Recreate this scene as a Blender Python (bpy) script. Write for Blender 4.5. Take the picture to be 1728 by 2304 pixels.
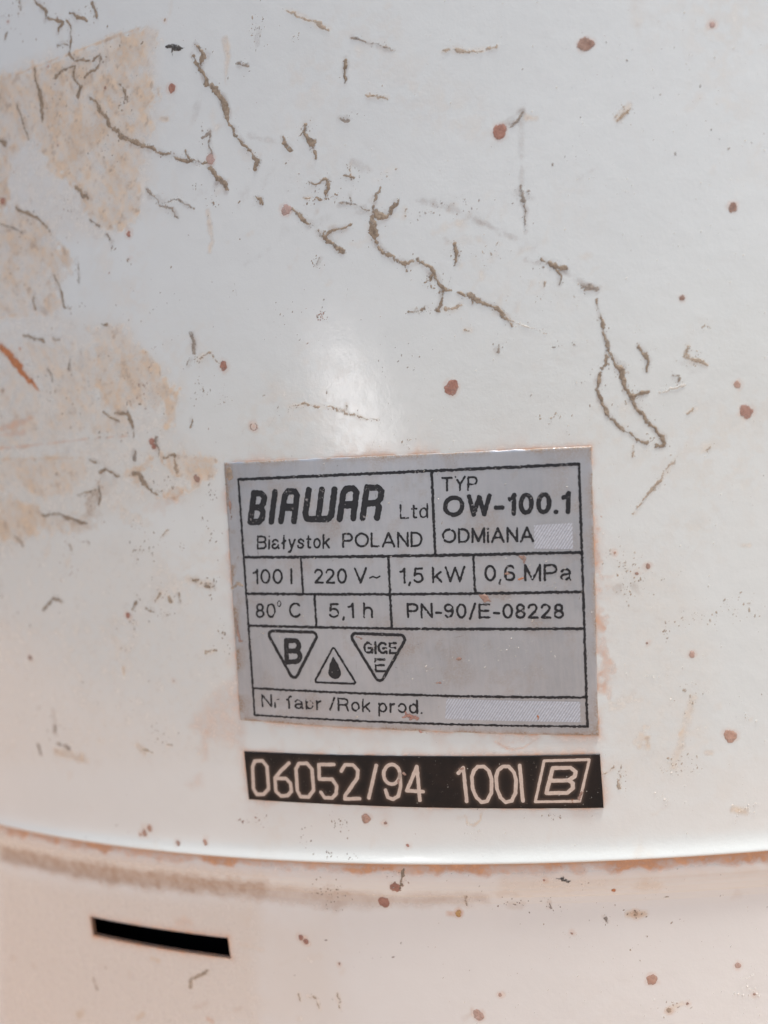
import bpy, bmesh, math, random
import numpy as np
from mathutils import Vector, Matrix

random.seed(7)
RNG = np.random.default_rng(11)
scene = bpy.context.scene
for _o in list(bpy.data.objects):
    bpy.data.objects.remove(_o, do_unlink=True)

# ------------------------------------------------------------------ layout (millimetres on the heater wall)
R = 220.0                 # radius of the heater jacket
RIM = 120.0               # height of the jacket's lower rim above the ground
MM = 0.001

# ------------------------------------------------------------------ camera
cam_data = bpy.data.cameras.new('camera')
cam = bpy.data.objects.new('camera', cam_data)
scene.collection.objects.link(cam)
fw = Vector((-0.17688391, 0.98282317, -0.05263752))
rt = Vector((0.97767335, 0.16929015, -0.12448158))
up = Vector((0.11343237, 0.07348109, 0.99082472))
m = Matrix((rt, up, -fw)).transposed().to_4x4()
m.translation = Vector((0, -305.1735, 45.7907 + RIM)) * MM
cam.matrix_world = m
cam_data.sensor_fit = 'HORIZONTAL'
cam_data.sensor_width = 36.0
cam_data.lens = 36.0 * 1730.0 / 1728.0
cam_data.clip_start = 0.002
cam_data.clip_end = 500.0
cam_data.dof.use_dof = True
cam_data.dof.focus_distance = 0.0868
cam_data.dof.aperture_fstop = 15.0
scene.camera = cam

# ------------------------------------------------------------------ sky, sun, exposure
SUN_AZ, SUN_EL = math.radians(-14.0), math.radians(74.0)      # high and from the right, grazing the wall in view
world = bpy.data.worlds.new('World')
scene.world = world
world.use_nodes = True
nt = world.node_tree
sky = nt.nodes.new('ShaderNodeTexSky')
sky.sky_type = 'NISHITA'
sky.sun_disc = False
sky.sun_elevation = SUN_EL
sky.sun_rotation = math.pi / 2 - SUN_AZ
sky.dust_density = 4.2
sky.ozone_density = 1.0
bg = nt.nodes['Background']
bg.inputs['Strength'].default_value = 0.085
nt.links.new(sky.outputs['Color'], bg.inputs['Color'])

sun_data = bpy.data.lights.new('sun', 'SUN')
sun_data.energy = 3.6
sun_data.angle = math.radians(6.0)
sun_data.color = (1.0, 0.975, 0.94)
sun = bpy.data.objects.new('sun', sun_data)
scene.collection.objects.link(sun)
sd = Vector((math.cos(SUN_AZ) * math.cos(SUN_EL), math.sin(SUN_AZ) * math.cos(SUN_EL), math.sin(SUN_EL)))
sun.rotation_euler = (-sd).to_track_quat('-Z', 'Y').to_euler()
sun.location = sd * 6

scene.view_settings.view_transform = 'Standard'
scene.view_settings.look = 'None'
scene.view_settings.gamma = 1.0
scene.view_settings.exposure = 0.90

# ------------------------------------------------------------------ traced surface data (s along the wall, z above the rim, widths; all mm)
MUD = [
 ["m",[[-52.78,109.38,0.16],[-52.03,108.33,0.4],[-51.25,107.48,0.6],[-51.58,106.52,0.2]]],
 ["m",[[-50.91,106.49,0.16],[-49.84,105.84,0.5],[-49.03,105.27,0.59],[-49.84,104.48,0.24]]],
 ["m",[[-47.46,106.0,0.29],[-46.58,105.23,0.68],[-45.36,104.35,0.29]]],
 ["m",[[-48.22,105.39,0.3],[-47.77,104.37,0.24],[-48.05,102.93,0.2],[-48.57,101.55,0.28],[-47.87,100.46,0.28],[-45.6,99.66,0.2],[-44.07,99.85,0.43],[-43.94,99.24,0.27],[-45.06,98.53,0.27],[-46.66,98.06,0.28]]],
 ["m",[[-51.07,99.62,0.5],[-49.92,100.04,0.24],[-48.11,99.86,0.24],[-48.61,98.66,0.28],[-47.35,97.11,0.39],[-48.32,96.05,0.16]]],
 ["m",[[-54.43,101.37,0.28],[-54.45,99.89,0.24],[-54.12,98.79,0.49],[-54.01,96.97,0.45],[-54.41,95.0,0.12]]],
 ["m",[[-46.48,95.6,0.28],[-44.98,93.53,0.43],[-44.49,92.14,0.27],[-42.47,89.77,0.39],[-41.0,88.61,0.39],[-38.64,87.33,0.38],[-36.15,85.85,0.34],[-33.67,84.68,0.26],[-31.41,83.9,0.07]]],
 ["m",[[-34.13,85.91,0.26],[-33.55,84.74,0.15]]],
 ["m",[[-31.51,96.14,0.19],[-30.65,94.17,0.41],[-30.03,92.73,0.48],[-28.95,91.54,0.66],[-28.21,89.53,0.74],[-28.0,87.49,0.44],[-27.12,85.82,0.22],[-26.14,84.14,0.29],[-25.31,82.86,0.48],[-25.04,82.62,0.73],[-25.45,81.9,0.29]]],
 ["m",[[-31.01,97.26,0.15],[-30.31,96.34,0.37],[-29.8,95.56,0.74],[-30.77,94.75,0.26]]],
 ["m",[[-31.07,83.31,0.56],[-30.62,82.1,0.6],[-29.52,81.01,0.56],[-29.46,80.26,0.41]]],
 ["g",[[-31.4,86.7,0.26],[-30.55,87.31,0.26],[-30.89,85.84,0.22],[-30.65,84.68,0.26]]],
 ["g",[[-40.07,83.04,0.19],[-39.65,82.08,0.27],[-38.59,81.45,0.27],[-38.4,80.55,0.27],[-36.92,79.83,0.23],[-36.22,78.54,0.19]]],
 ["g",[[-38.1,80.96,0.15],[-35.88,80.63,0.19],[-34.11,79.19,0.15]]],
 ["m",[[-50.41,85.83,0.2],[-49.71,84.66,0.5],[-48.78,84.03,0.32]]],
 ["m",[[-61.09,85.96,0.29],[-59.79,84.9,0.38],[-57.9,84.01,0.29],[-56.7,82.79,0.29],[-55.8,81.55,0.12]]],
 ["g",[[-46.88,79.04,0.2],[-46.05,78.07,0.28],[-46.17,77.41,0.2]]],
 ["g",[[-49.03,81.33,0.12],[-47.69,80.22,0.2]]],
 ["g",[[-64.53,84.65,0.13],[-62.24,83.54,0.21],[-60.61,82.51,0.13]]],
 ["m",[[-58.22,98.47,0.16],[-57.74,95.89,0.16],[-57.08,93.47,0.12]]],
 ["d",[[-34.48,97.99,0.26],[-33.79,97.52,0.64],[-32.95,97.28,0.48],[-32.4,97.33,0.15]]],
 ["d",[[-34.25,97.38,0.37],[-34.12,96.6,0.11]]],
 ["m",[[-41.74,95.93,0.27],[-41.23,94.74,0.31],[-41.28,93.81,0.19]]],
 ["m",[[-43.94,105.96,0.39],[-43.77,104.21,0.27]]],
 ["m",[[-55.0,110.17,0.2],[-55.23,109.07,0.12]]],
 ["m",[[-58.67,106.69,0.25],[-58.17,107.32,0.16]]],
 ["g",[[-25.93,93.7,0.29],[-24.71,93.1,0.15]]],
 ["m",[[-25.91,78.83,0.22],[-25.37,78.34,0.26],[-25.25,77.77,0.18]]],
 ["g",[[-50.13,103.02,0.24],[-49.35,102.96,0.2],[-48.43,102.28,0.2]]],
 ["m",[[-62.19,94.97,0.42],[-61.36,94.52,0.5],[-61.24,93.66,0.21]]],
 ["t",[[-19.44,97.76,0.18],[-18.02,96.94,0.25],[-16.15,95.41,0.32],[-14.77,94.54,0.25]]],
 ["g",[[-12.4,93.01,0.11],[-10.37,91.83,0.14],[-8.03,90.51,0.09]]],
 ["t",[[-2.91,89.35,0.1],[-1.37,89.26,0.44],[-0.39,88.83,0.24],[1.11,88.56,0.14],[2.79,88.46,0.2]]],
 ["m",[[-13.41,90.94,0.39],[-13.54,89.93,0.35],[-13.63,88.58,0.18]]],
 ["t",[[-11.34,86.49,0.35],[-10.38,86.19,0.28],[-9.32,85.95,0.09]]],
 ["m",[[-18.81,85.09,0.36],[-19.14,84.1,0.18],[-18.49,83.25,0.65],[-18.33,82.33,0.25],[-18.26,81.43,0.09]]],
 ["m",[[-21.83,84.37,0.25],[-21.45,83.57,0.33],[-20.95,82.93,0.4]]],
 ["g",[[-14.87,84.87,0.25],[-14.06,84.61,0.25]]],
 ["m",[[-19.38,78.93,0.18],[-18.27,78.6,0.22],[-17.11,78.71,0.29],[-17.34,77.69,0.36],[-17.54,76.94,0.22]]],
 ["m",[[-15.01,78.88,0.25],[-14.16,78.26,0.21]]],
 ["t",[[-14.32,79.87,0.12],[-14.48,78.68,0.14]]],
 ["t",[[-20.17,77.4,0.25],[-19.42,77.24,0.22]]],
 ["m",[[-18.68,77.0,0.18],[-18.13,76.8,0.14]]],
 ["m",[[-25.85,78.72,0.18],[-25.4,78.35,0.26],[-25.36,77.89,0.18]]],
 ["m",[[-21.67,76.47,0.22],[-20.32,74.93,0.33],[-19.17,73.44,0.33],[-18.13,72.61,0.69],[-17.31,71.65,0.43],[-16.5,70.6,0.54]]],
 ["m",[[-18.11,72.78,0.32],[-17.28,73.24,0.36],[-16.16,73.11,0.32],[-14.6,73.6,0.14]]],
 ["g",[[-16.16,75.94,0.13],[-14.72,75.47,0.21],[-12.98,74.6,0.14]]],
 ["g",[[-14.75,76.63,0.12],[-14.8,75.58,0.18]]],
 ["m",[[-12.26,75.16,0.28],[-11.87,76.04,0.39],[-11.27,76.44,0.21]]],
 ["m",[[-9.46,75.04,0.25],[-10.27,74.33,0.53],[-10.91,73.58,0.49],[-11.98,73.79,0.5],[-12.43,74.58,0.25]]],
 ["m",[[-12.43,73.88,0.43],[-12.74,72.18,0.71],[-12.54,70.91,0.64],[-11.93,69.92,0.43],[-11.13,68.98,0.32],[-9.78,68.21,0.32],[-8.53,68.07,0.35]]],
 ["t",[[-8.86,74.05,0.21],[-9.08,73.05,0.25]]],
 ["m",[[-8.15,68.22,0.18],[-7.35,67.47,0.39],[-6.74,66.66,0.42],[-6.15,65.69,0.32],[-5.88,64.95,0.42],[-4.97,64.45,0.14]]],
 ["m",[[-9.44,68.02,0.28],[-9.44,67.31,0.14]]],
 ["m",[[-5.88,64.95,0.32],[-6.07,64.11,0.26],[-6.28,63.1,0.23],[-6.63,62.46,0.21]]],
 ["t",[[-6.01,62.44,0.11],[-4.97,62.27,0.25],[-4.03,62.73,0.14]]],
 ["m",[[-7.0,66.01,0.25],[-6.76,66.49,0.32]]],
 ["m",[[-4.33,63.91,0.12],[-3.06,63.52,0.42],[-2.26,62.87,0.35],[-0.95,62.23,0.31],[-0.01,61.39,0.38],[0.74,60.41,0.21],[1.17,59.65,0.07]]],
 ["m",[[-2.75,63.21,0.24],[-2.91,62.54,0.14]]],
 ["m",[[-9.73,62.79,0.21],[-8.65,62.79,0.11],[-7.9,63.02,0.25]]],
 ["g",[[-0.84,57.19,0.31],[-0.53,57.66,0.14]]],
 ["t",[[-4.01,59.94,0.14],[-3.33,59.74,0.14]]],
 ["g",[[-19.68,69.73,0.15],[-19.2,70.44,0.22]]],
 ["m",[[-3.77,69.26,0.21],[-3.72,68.22,0.31],[-4.04,67.06,0.17]]],
 ["t",[[-25.18,54.61,0.09],[-23.17,54.6,0.13],[-21.65,54.1,0.13],[-19.94,53.67,0.13],[-18.66,53.12,0.15],[-17.76,52.63,0.13],[-16.33,51.89,0.09],[-14.86,51.59,0.05]]],
 ["t",[[-18.17,53.88,0.11],[-18.45,53.19,0.11]]],
 ["m",[[4.81,66.15,0.21],[6.37,65.05,0.51],[7.32,64.55,0.51]]],
 ["m",[[6.65,64.49,0.24],[6.59,63.23,0.21]]],
 ["g",[[8.65,62.91,0.27],[9.27,62.47,0.58],[10.31,62.06,0.37]]],
 ["m",[[10.1,60.91,0.07],[10.27,59.36,0.12],[10.39,58.15,0.31],[10.72,56.57,0.31],[10.91,55.19,0.31],[11.54,54.08,0.31],[11.89,53.51,0.61],[12.03,52.47,0.55],[12.07,51.27,0.27],[12.62,50.17,0.58],[13.01,49.1,0.34],[13.73,47.97,0.27],[14.6,46.75,0.27],[15.32,45.71,0.55],[15.38,44.68,0.44],[14.58,44.95,0.38]]],
 ["m",[[10.71,54.96,0.2],[10.02,53.95,0.24],[9.48,52.83,0.31],[9.27,51.66,0.34],[9.46,50.26,0.34],[10.06,48.81,0.31],[10.86,47.67,0.31],[11.91,46.5,0.27],[12.83,45.78,0.27],[13.69,45.24,0.21]]],
 ["m",[[12.62,50.17,0.44],[13.48,50.4,0.51],[14.17,50.65,0.34]]],
 ["m",[[13.86,55.61,0.2],[14.43,54.69,0.37],[14.66,53.81,0.37],[14.4,52.83,0.17]]],
 ["t",[[18.98,54.89,0.27],[18.66,54.1,0.34],[19.22,53.18,0.47],[19.87,53.09,0.4],[20.65,52.64,0.2]]],
 ["m",[[17.04,51.95,0.12],[17.43,51.73,0.24],[17.54,51.21,0.24]]],
 ["w",[[15.53,50.21,0.2],[16.65,50.57,0.15],[17.99,50.72,0.2]]],
 ["t",[[11.69,38.06,0.12],[12.84,39.48,0.14],[14.12,40.54,0.17],[15.45,42.1,0.14],[16.59,43.5,0.1]]],
 ["t",[[12.17,45.09,0.21],[12.15,44.06,0.17]]],
 ["t",[[4.87,63.67,0.24],[4.84,63.08,0.17]]],
 ["t",[[18.11,47.91,0.17],[18.97,48.22,0.17]]],
 ["t",[[19.44,43.82,0.2],[20.13,44.16,0.17]]],
 ["t",[[0.15,61.17,0.24],[0.75,60.47,0.17],[1.37,59.86,0.1]]],
 ["w",[[1.37,59.86,0.07],[3.33,59.04,0.09],[4.94,58.28,0.05]]],
 ["g",[[3.38,80.35,0.27],[4.04,80.9,0.44],[4.71,81.6,0.17]]],
 ["g",[[3.66,73.93,0.14],[3.61,72.76,0.44],[3.9,71.52,0.2],[3.71,69.19,0.12]]],
 ["t",[[14.19,79.04,0.23],[14.9,79.57,0.23],[15.61,80.11,0.17]]],
 ["m",[[-56.33,76.17,0.17],[-55.55,74.36,0.19],[-55.17,72.03,0.25],[-54.2,71.32,0.14]]],
 ["m",[[-63.11,69.61,0.34],[-61.66,69.12,0.34],[-59.71,68.33,0.21]]],
 ["m",[[-57.91,68.42,0.19],[-56.84,68.01,0.15]]],
 ["o",[[-68.13,69.04,1.09],[-66.45,67.65,1.0],[-64.9,65.86,1.08],[-63.68,64.14,0.77],[-62.44,62.65,0.56],[-61.8,62.02,0.17]]],
 ["g",[[-36.49,65.11,0.35],[-36.45,63.95,0.5],[-36.52,62.81,0.27]]],
 ["t",[[-35.9,61.74,0.35],[-35.49,62.25,0.23],[-34.37,62.25,0.23],[-33.85,61.4,0.13],[-33.37,60.94,0.1]]],
 ["g",[[-37.22,61.96,0.14],[-37.68,61.26,0.1]]],
 ["m",[[-49.32,57.31,0.33],[-47.56,57.06,0.44],[-47.21,56.2,0.4],[-47.01,55.16,0.44],[-47.08,54.06,0.24]]],
 ["m",[[-51.1,57.67,0.18],[-49.96,56.69,0.2],[-49.03,56.05,0.14]]],
 ["g",[[-47.29,52.16,0.2],[-47.6,51.18,0.61]]],
 ["m",[[-54.62,52.03,0.25],[-53.58,51.7,0.29]]],
 ["m",[[-53.32,50.21,0.21],[-52.16,50.59,0.25],[-51.2,49.96,0.29],[-50.5,49.47,0.29],[-49.98,49.41,0.14]]],
 ["m",[[-47.92,49.38,0.41],[-46.92,49.27,0.53],[-46.69,48.43,0.53],[-45.76,47.31,0.44],[-44.66,46.48,0.24]]],
 ["m",[[-53.94,48.39,0.33],[-53.9,47.13,0.25],[-54.27,45.91,0.21]]],
 ["m",[[-57.74,47.73,0.19],[-54.27,48.11,0.25]]],
 ["m",[[-43.18,50.84,0.28],[-42.2,50.92,0.24],[-41.15,50.79,0.39]]],
 ["t",[[-41.15,50.79,0.39],[-41.33,49.02,0.44]]],
 ["g",[[-43.66,53.7,0.28],[-43.54,52.28,0.32],[-43.86,51.12,0.18]]],
 ["m",[[-49.35,68.45,0.24],[-48.51,68.09,0.14]]],
 ["m",[[-38.11,55.11,0.18],[-38.41,53.98,0.16]]],
 ["g",[[-51.94,77.24,0.08],[-52.06,75.65,0.12],[-52.24,74.27,0.06]]],
 ["g",[[-55.39,65.26,0.21],[-55.95,63.9,0.29]]],
 ["g",[[-59.61,64.52,0.19],[-59.04,62.95,0.17]]],
 ["m",[[-60.29,74.12,0.34],[-60.44,72.68,0.21]]],
 ["m",[[-64.7,45.6,0.26],[-62.65,45.64,0.3],[-61.47,45.43,0.39],[-60.1,44.77,0.38],[-58.16,44.17,0.34],[-56.78,43.84,0.3]]],
 ["m",[[-71.04,43.3,0.18],[-69.86,42.43,0.22],[-69.51,41.73,0.11]]],
 ["m",[[-67.36,32.61,0.27],[-65.87,33.46,0.49],[-64.76,34.2,0.44],[-63.14,33.7,0.15]]],
 ["m",[[-50.34,32.95,0.25],[-51.13,32.25,0.33]]],
 ["m",[[-49.02,32.36,0.19],[-47.71,31.78,0.23]]],
 ["t",[[-46.3,34.09,0.28],[-47.22,33.1,0.29]]],
 ["t",[[-45.13,33.61,0.24],[-44.78,32.77,0.36]]],
 ["m",[[-43.64,33.73,0.2],[-43.57,32.7,0.24]]],
 ["m",[[-41.44,35.42,0.16],[-40.87,35.28,0.4],[-40.38,35.35,0.2]]],
 ["m",[[-39.57,34.59,0.24],[-38.78,34.44,0.2],[-38.2,34.5,0.24]]],
 ["t",[[-40.91,26.26,0.32],[-39.37,26.41,0.24]]],
 ["t",[[-45.11,40.97,0.2],[-43.87,41.78,0.2]]],
 ["m",[[-57.09,41.52,0.25],[-56.87,41.18,0.21]]],
 ["m",[[-60.33,40.67,0.26],[-60.5,41.34,0.17]]],
 ["m",[[-68.63,16.17,0.32],[-68.66,15.25,0.27]]],
 ["m",[[-68.85,13.62,0.27],[-67.23,13.48,0.36],[-66.6,13.11,0.54]]],
 ["m",[[-72.72,13.15,0.32],[-72.64,11.98,0.28]]],
 ["t",[[-52.75,13.68,0.21],[-51.25,13.09,0.21]]],
 ["t",[[-48.71,14.23,0.21],[-48.08,14.14,0.17]]],
 ["t",[[-51.14,-18.94,0.43],[-50.54,-17.73,0.38],[-49.14,-17.08,0.38],[-47.63,-16.42,0.42]]],
 ["m",[[-69.1,-21.12,0.18],[-68.55,-22.44,0.23]]],
 ["m",[[-18.54,-0.84,0.3],[-18.93,-2.41,0.23],[-19.43,-3.2,0.19]]],
 ["t",[[-34.52,-17.75,0.2],[-34.4,-18.47,0.2]]],
 ["t",[[-33.21,-17.82,0.16],[-32.13,-17.91,0.18],[-31.85,-19.34,0.12]]],
 ["t",[[-29.13,-17.2,0.18],[-29.07,-19.05,0.18]]],
 ["t",[[-11.49,-4.06,0.15],[-11.63,-5.21,0.11]]],
 ["d",[[-1.03,-1.72,0.22],[-0.36,-2.02,0.36],[0.41,-2.32,0.25]]],
 ["g",[[3.7,-6.8,0.18],[4.0,-7.28,0.14]]],
 ["g",[[-2.09,-4.88,0.15],[-2.18,-5.63,0.22]]],
 ["t",[[7.02,8.95,0.16],[6.92,8.05,0.19]]],
 ["t",[[5.38,9.82,0.12],[6.12,10.0,0.12],[6.62,10.37,0.09]]],
]
DROPS = [
 [-34.75,93.29,0.53,"r"],
 [-30.97,84.2,0.6,"p"],
 [-43.56,78.38,0.39,"r"],
 [-63.42,87.41,0.47,"r"],
 [-52.13,101.09,0.24,"p"],
 [-43.91,95.99,0.25,"b"],
 [-57.69,108.45,0.18,"r"],
 [-52.42,91.43,0.16,"b"],
 [-34.43,101.0,0.19,"t"],
 [2.18,80.0,0.78,"r"],
 [-22.45,76.54,0.66,"p"],
 [11.75,87.09,0.73,"b"],
 [12.43,87.07,0.4,"b"],
 [24.59,86.84,0.33,"p"],
 [24.83,68.33,0.53,"b"],
 [-6.12,53.94,0.83,"r"],
 [-30.0,52.9,0.57,"q"],
 [18.83,59.86,0.34,"b"],
 [23.5,50.16,0.4,"p2"],
 [24.12,47.26,0.71,"r2"],
 [-32.89,60.54,0.61,"r"],
 [-30.0,52.92,0.02,"b"],
 [-44.4,53.0,0.48,"r"],
 [-44.19,52.37,0.36,"r"],
 [-44.04,75.4,0.16,"g"],
 [-38.61,47.71,0.47,"b"],
 [-64.26,68.01,0.24,"o"],
 [-68.97,63.27,0.31,"t"],
 [-52.03,31.4,0.42,"r"],
 [-71.64,25.91,0.41,"b"],
 [-46.2,22.67,0.14,"b"],
 [19.09,12.9,0.72,"o2"],
 [12.44,32.15,0.32,"b"],
 [16.01,22.12,0.37,"p2"],
 [9.17,33.98,0.17,"o2"],
 [11.48,23.82,0.17,"b"],
 [11.22,31.49,0.2,"b"],
 [-49.13,1.24,0.38,"b"],
 [-44.8,1.61,0.41,"o2"],
 [-54.56,2.17,0.51,"o2"],
 [-53.61,2.86,0.47,"o2"],
 [-55.3,1.88,0.26,"o2"],
 [-19.8,-3.01,0.64,"r"],
 [-21.55,-5.07,0.71,"r"],
 [-33.11,-10.24,0.4,"r"],
 [-32.51,-10.67,0.4,"r"],
 [-28.38,-13.25,0.25,"b"],
 [-22.27,5.38,0.57,"o2"],
 [-19.96,4.84,0.26,"b"],
 [-17.61,2.15,0.24,"r"],
 [-11.82,-18.61,0.67,"p2"],
 [-8.97,-16.04,0.26,"p2"],
 [-12.7,-6.29,0.41,"y"],
 [8.14,-14.31,0.61,"o2"],
 [17.53,-13.13,0.35,"p2"],
 [5.05,-3.64,0.27,"o"],
 [-0.02,-8.68,0.18,"b"],
 [-2.4,-2.06,0.16,"r"],
 [7.2,-6.56,0.36,"t"],
 [9.67,-17.91,0.32,"t"],
 [11.73,-17.23,0.18,"b"],
 [19.0,-16.5,0.16,"b"],
]
WASH = [
 [0,0.3,90,[[-61.54,103.41],[-49.31,101.79],[-35.49,100.68],[-36.43,90.96],[-40.7,80.71],[-46.05,78.07],[-66.26,82.85]]],
 [0,0.26,110,[[-65.55,85.89],[-56.11,81.45],[-54.75,71.33],[-45.34,68.09],[-39.33,58.22],[-40.58,53.48],[-34.83,49.42],[-38.45,45.13],[-55.08,43.87],[-76.33,40.95]]],
 [0,0.16,160,[[-75.75,43.28],[-47.41,42.19],[-35.59,27.26],[-37.91,12.13],[-58.49,11.27],[-84.44,9.3]]],
 [0,0.14,120,[[7.91,34.77],[15.8,32.43],[18.92,21.9],[14.68,7.48],[5.92,8.11]]],
 [0,0.9,14,[[-61.22,102.07],[-54.5,101.69],[-48.08,101.39],[-41.89,101.16],[-38.35,101.18],[-35.36,100.09],[-35.41,98.45],[-36.84,97.95],[-37.57,95.01],[-37.03,92.8],[-37.89,91.74],[-38.04,89.53],[-38.69,88.38],[-40.09,87.04],[-40.75,84.55],[-41.55,81.3],[-43.8,79.51],[-45.88,79.01],[-48.89,82.08],[-49.57,84.03],[-50.54,85.86],[-53.9,88.15],[-54.73,90.98],[-56.57,93.12],[-59.6,92.77],[-61.0,91.94],[-61.7,87.37],[-64.71,86.7]]],
 [0,0.7,20,[[-64.89,85.9],[-61.04,86.16],[-57.88,84.11],[-55.57,81.29],[-53.4,78.14],[-53.33,75.69],[-57.53,74.54],[-67.05,76.6]]],
 [0,0.7,20,[[-65.58,82.93],[-56.82,80.8],[-56.76,76.89],[-56.06,74.68],[-55.21,71.83],[-58.46,71.45],[-63.46,72.34],[-67.95,72.71]]],
 [0,0.7,14,[[-52.03,68.35],[-49.35,68.45],[-46.41,67.7],[-44.34,65.34],[-41.97,62.17],[-40.77,59.42],[-40.01,58.32],[-39.81,56.72],[-41.15,54.35],[-42.08,54.48],[-42.06,57.45],[-46.54,57.11],[-51.27,58.21],[-51.34,62.11],[-51.18,65.75]]],
 [0,0.8,10,[[-50.92,65.7],[-47.82,65.56],[-48.28,61.61],[-49.18,58.1],[-51.23,58.41],[-51.34,62.11]]],
 [0,0.8,10,[[-44.06,64.1],[-41.97,62.17],[-40.77,59.42],[-40.01,58.32],[-40.56,56.44],[-41.15,54.35],[-41.85,54.45],[-41.86,58.6],[-43.35,61.21]]],
 [0,0.4,24,[[-68.74,69.37],[-58.89,67.97],[-50.48,65.22],[-51.27,58.21],[-46.54,57.11],[-47.38,53.79],[-55.75,54.9],[-71.99,55.68]]],
 [0,0.6,12,[[-72.36,54.14],[-62.01,53.07],[-55.68,52.37],[-55.61,49.83],[-57.57,48.56],[-63.16,47.62],[-67.61,49.37],[-73.22,50.61]]],
 [0,0.75,16,[[-73.38,49.94],[-68.89,48.16],[-65.08,46.04],[-63.9,44.18],[-67.25,43.56],[-74.69,44.56]]],
 [0,0.95,12,[[-73.75,48.42],[-67.94,47.88],[-65.52,47.0],[-64.54,45.59],[-60.6,45.24],[-56.18,44.0],[-52.66,43.59],[-56.34,43.16],[-64.38,43.37],[-69.34,41.72],[-70.15,42.68],[-75.07,43.0]]],
 [2,0.35,10,[[-65.03,46.29],[-59.92,45.62],[-52.64,43.69],[-56.3,43.37],[-60.31,43.71],[-64.37,44.91]]],
 [0,0.8,12,[[-43.11,51.23],[-39.83,50.92],[-37.05,51.06],[-35.52,49.31],[-36.17,48.02],[-38.05,47.65],[-38.27,46.29],[-44.29,45.74],[-43.92,46.5],[-40.03,46.88],[-39.54,48.41],[-43.01,49.02]]],
 [0,0.75,10,[[-50.72,49.7],[-46.96,50.49],[-45.2,50.48],[-46.67,49.24],[-45.97,47.53],[-44.5,45.96],[-48.2,47.78]]],
 [2,0.3,10,[[-55.93,48.18],[-53.63,48.57],[-52.82,49.94],[-50.54,49.27],[-51.1,47.67],[-53.86,47.34],[-54.81,43.85],[-57.31,44.06],[-56.45,46.96]]],
 [0,0.5,10,[[-55.93,48.18],[-50.87,48.89],[-51.1,47.67],[-53.86,47.34],[-54.81,43.85],[-57.31,44.06]]],
 [2,0.35,10,[[-56.6,47.65],[-53.86,47.37],[-54.17,45.72],[-52.64,43.69],[-56.26,43.58],[-57.1,45.15]]],
 [0,0.5,25,[[-50.98,45.41],[-48.67,45.19],[-46.41,43.54],[-47.41,42.19],[-50.28,43.48]]],
 [1,0.16,20,[[-46.74,45.99],[-40.62,46.15],[-41.58,44.65],[-45.68,43.44],[-48.09,44.07]]],
 [1,0.28,60,[[-42.6,19.52],[-36.65,23.29],[-37.06,17.64],[-36.45,17.23],[-37.17,13.98],[-42.18,14.76],[-44.75,16.82]]],
 [1,0.25,30,[[-43.49,15.58],[-41.91,16.42],[-42.58,12.26],[-43.55,12.24]]],
 [1,0.18,30,[[-46.79,9.09],[-43.74,11.09],[-44.08,8.98],[-45.64,8.5]]],
 [1,0.55,10,[[7.38,36.15],[7.72,35.67],[7.75,33.33],[7.42,30.42],[7.26,28.08],[7.52,26.13],[7.36,23.03],[7.45,21.83],[6.77,18.75],[6.7,20.85],[6.55,23.1],[6.62,26.07],[6.85,30.48],[7.03,33.4]]],
 [0,0.6,14,[[8.78,12.15],[9.2,13.47],[10.12,14.07],[10.49,13.51],[10.22,12.34],[9.46,11.79]]],
 [1,0.22,20,[[-6.6,14.91],[-1.16,14.59],[-1.9,14.01],[-3.64,13.11],[-4.72,13.31],[-6.01,14.09]]],
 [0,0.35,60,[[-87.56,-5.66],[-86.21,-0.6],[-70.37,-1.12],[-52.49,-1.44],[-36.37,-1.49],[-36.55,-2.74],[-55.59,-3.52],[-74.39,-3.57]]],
 [2,1.0,36,[[-86.98,-3.52],[-77.96,-3.12],[-61.25,-3.03],[-36.59,-2.95],[-36.96,-5.47],[-48.02,-5.8],[-64.94,-6.26],[-78.75,-6.43],[-87.85,-6.73]]],  # shade band under the rim, painted through the grime mask
 [2,0.6,36,[[-40.12,-3.4],[-32.44,-3.32],[-26.12,-3.62],[-20.1,-3.81],[-8.67,-3.67],[-8.82,-5.01],[-26.45,-6.04],[-35.05,-6.16],[-40.51,-5.96]]],  # fainter right-hand run of the painted shade band
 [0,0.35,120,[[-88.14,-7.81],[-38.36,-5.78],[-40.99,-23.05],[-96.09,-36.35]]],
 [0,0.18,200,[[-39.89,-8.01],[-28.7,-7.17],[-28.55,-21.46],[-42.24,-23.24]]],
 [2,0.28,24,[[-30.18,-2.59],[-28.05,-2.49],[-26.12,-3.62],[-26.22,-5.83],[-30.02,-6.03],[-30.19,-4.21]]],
 [1,0.35,40,[[-52.35,-9.79],[-49.1,-9.18],[-48.8,-10.45],[-52.0,-10.86]]],
 [0,0.5,30,[[6.53,-3.11],[8.65,-2.66],[10.71,-2.68],[10.45,-3.49],[7.82,-4.0]]],
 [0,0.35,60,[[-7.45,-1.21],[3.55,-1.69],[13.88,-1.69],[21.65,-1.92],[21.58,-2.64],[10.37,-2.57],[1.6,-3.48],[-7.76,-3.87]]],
 [0,0.22,30,[[16.73,90.78],[17.53,90.64],[17.58,88.05],[17.08,86.36],[16.94,88.16]]],
 [0,0.2,40,[[-28.09,58.7],[-25.69,58.14],[-25.01,55.8],[-27.73,55.45]]],
]
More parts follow.
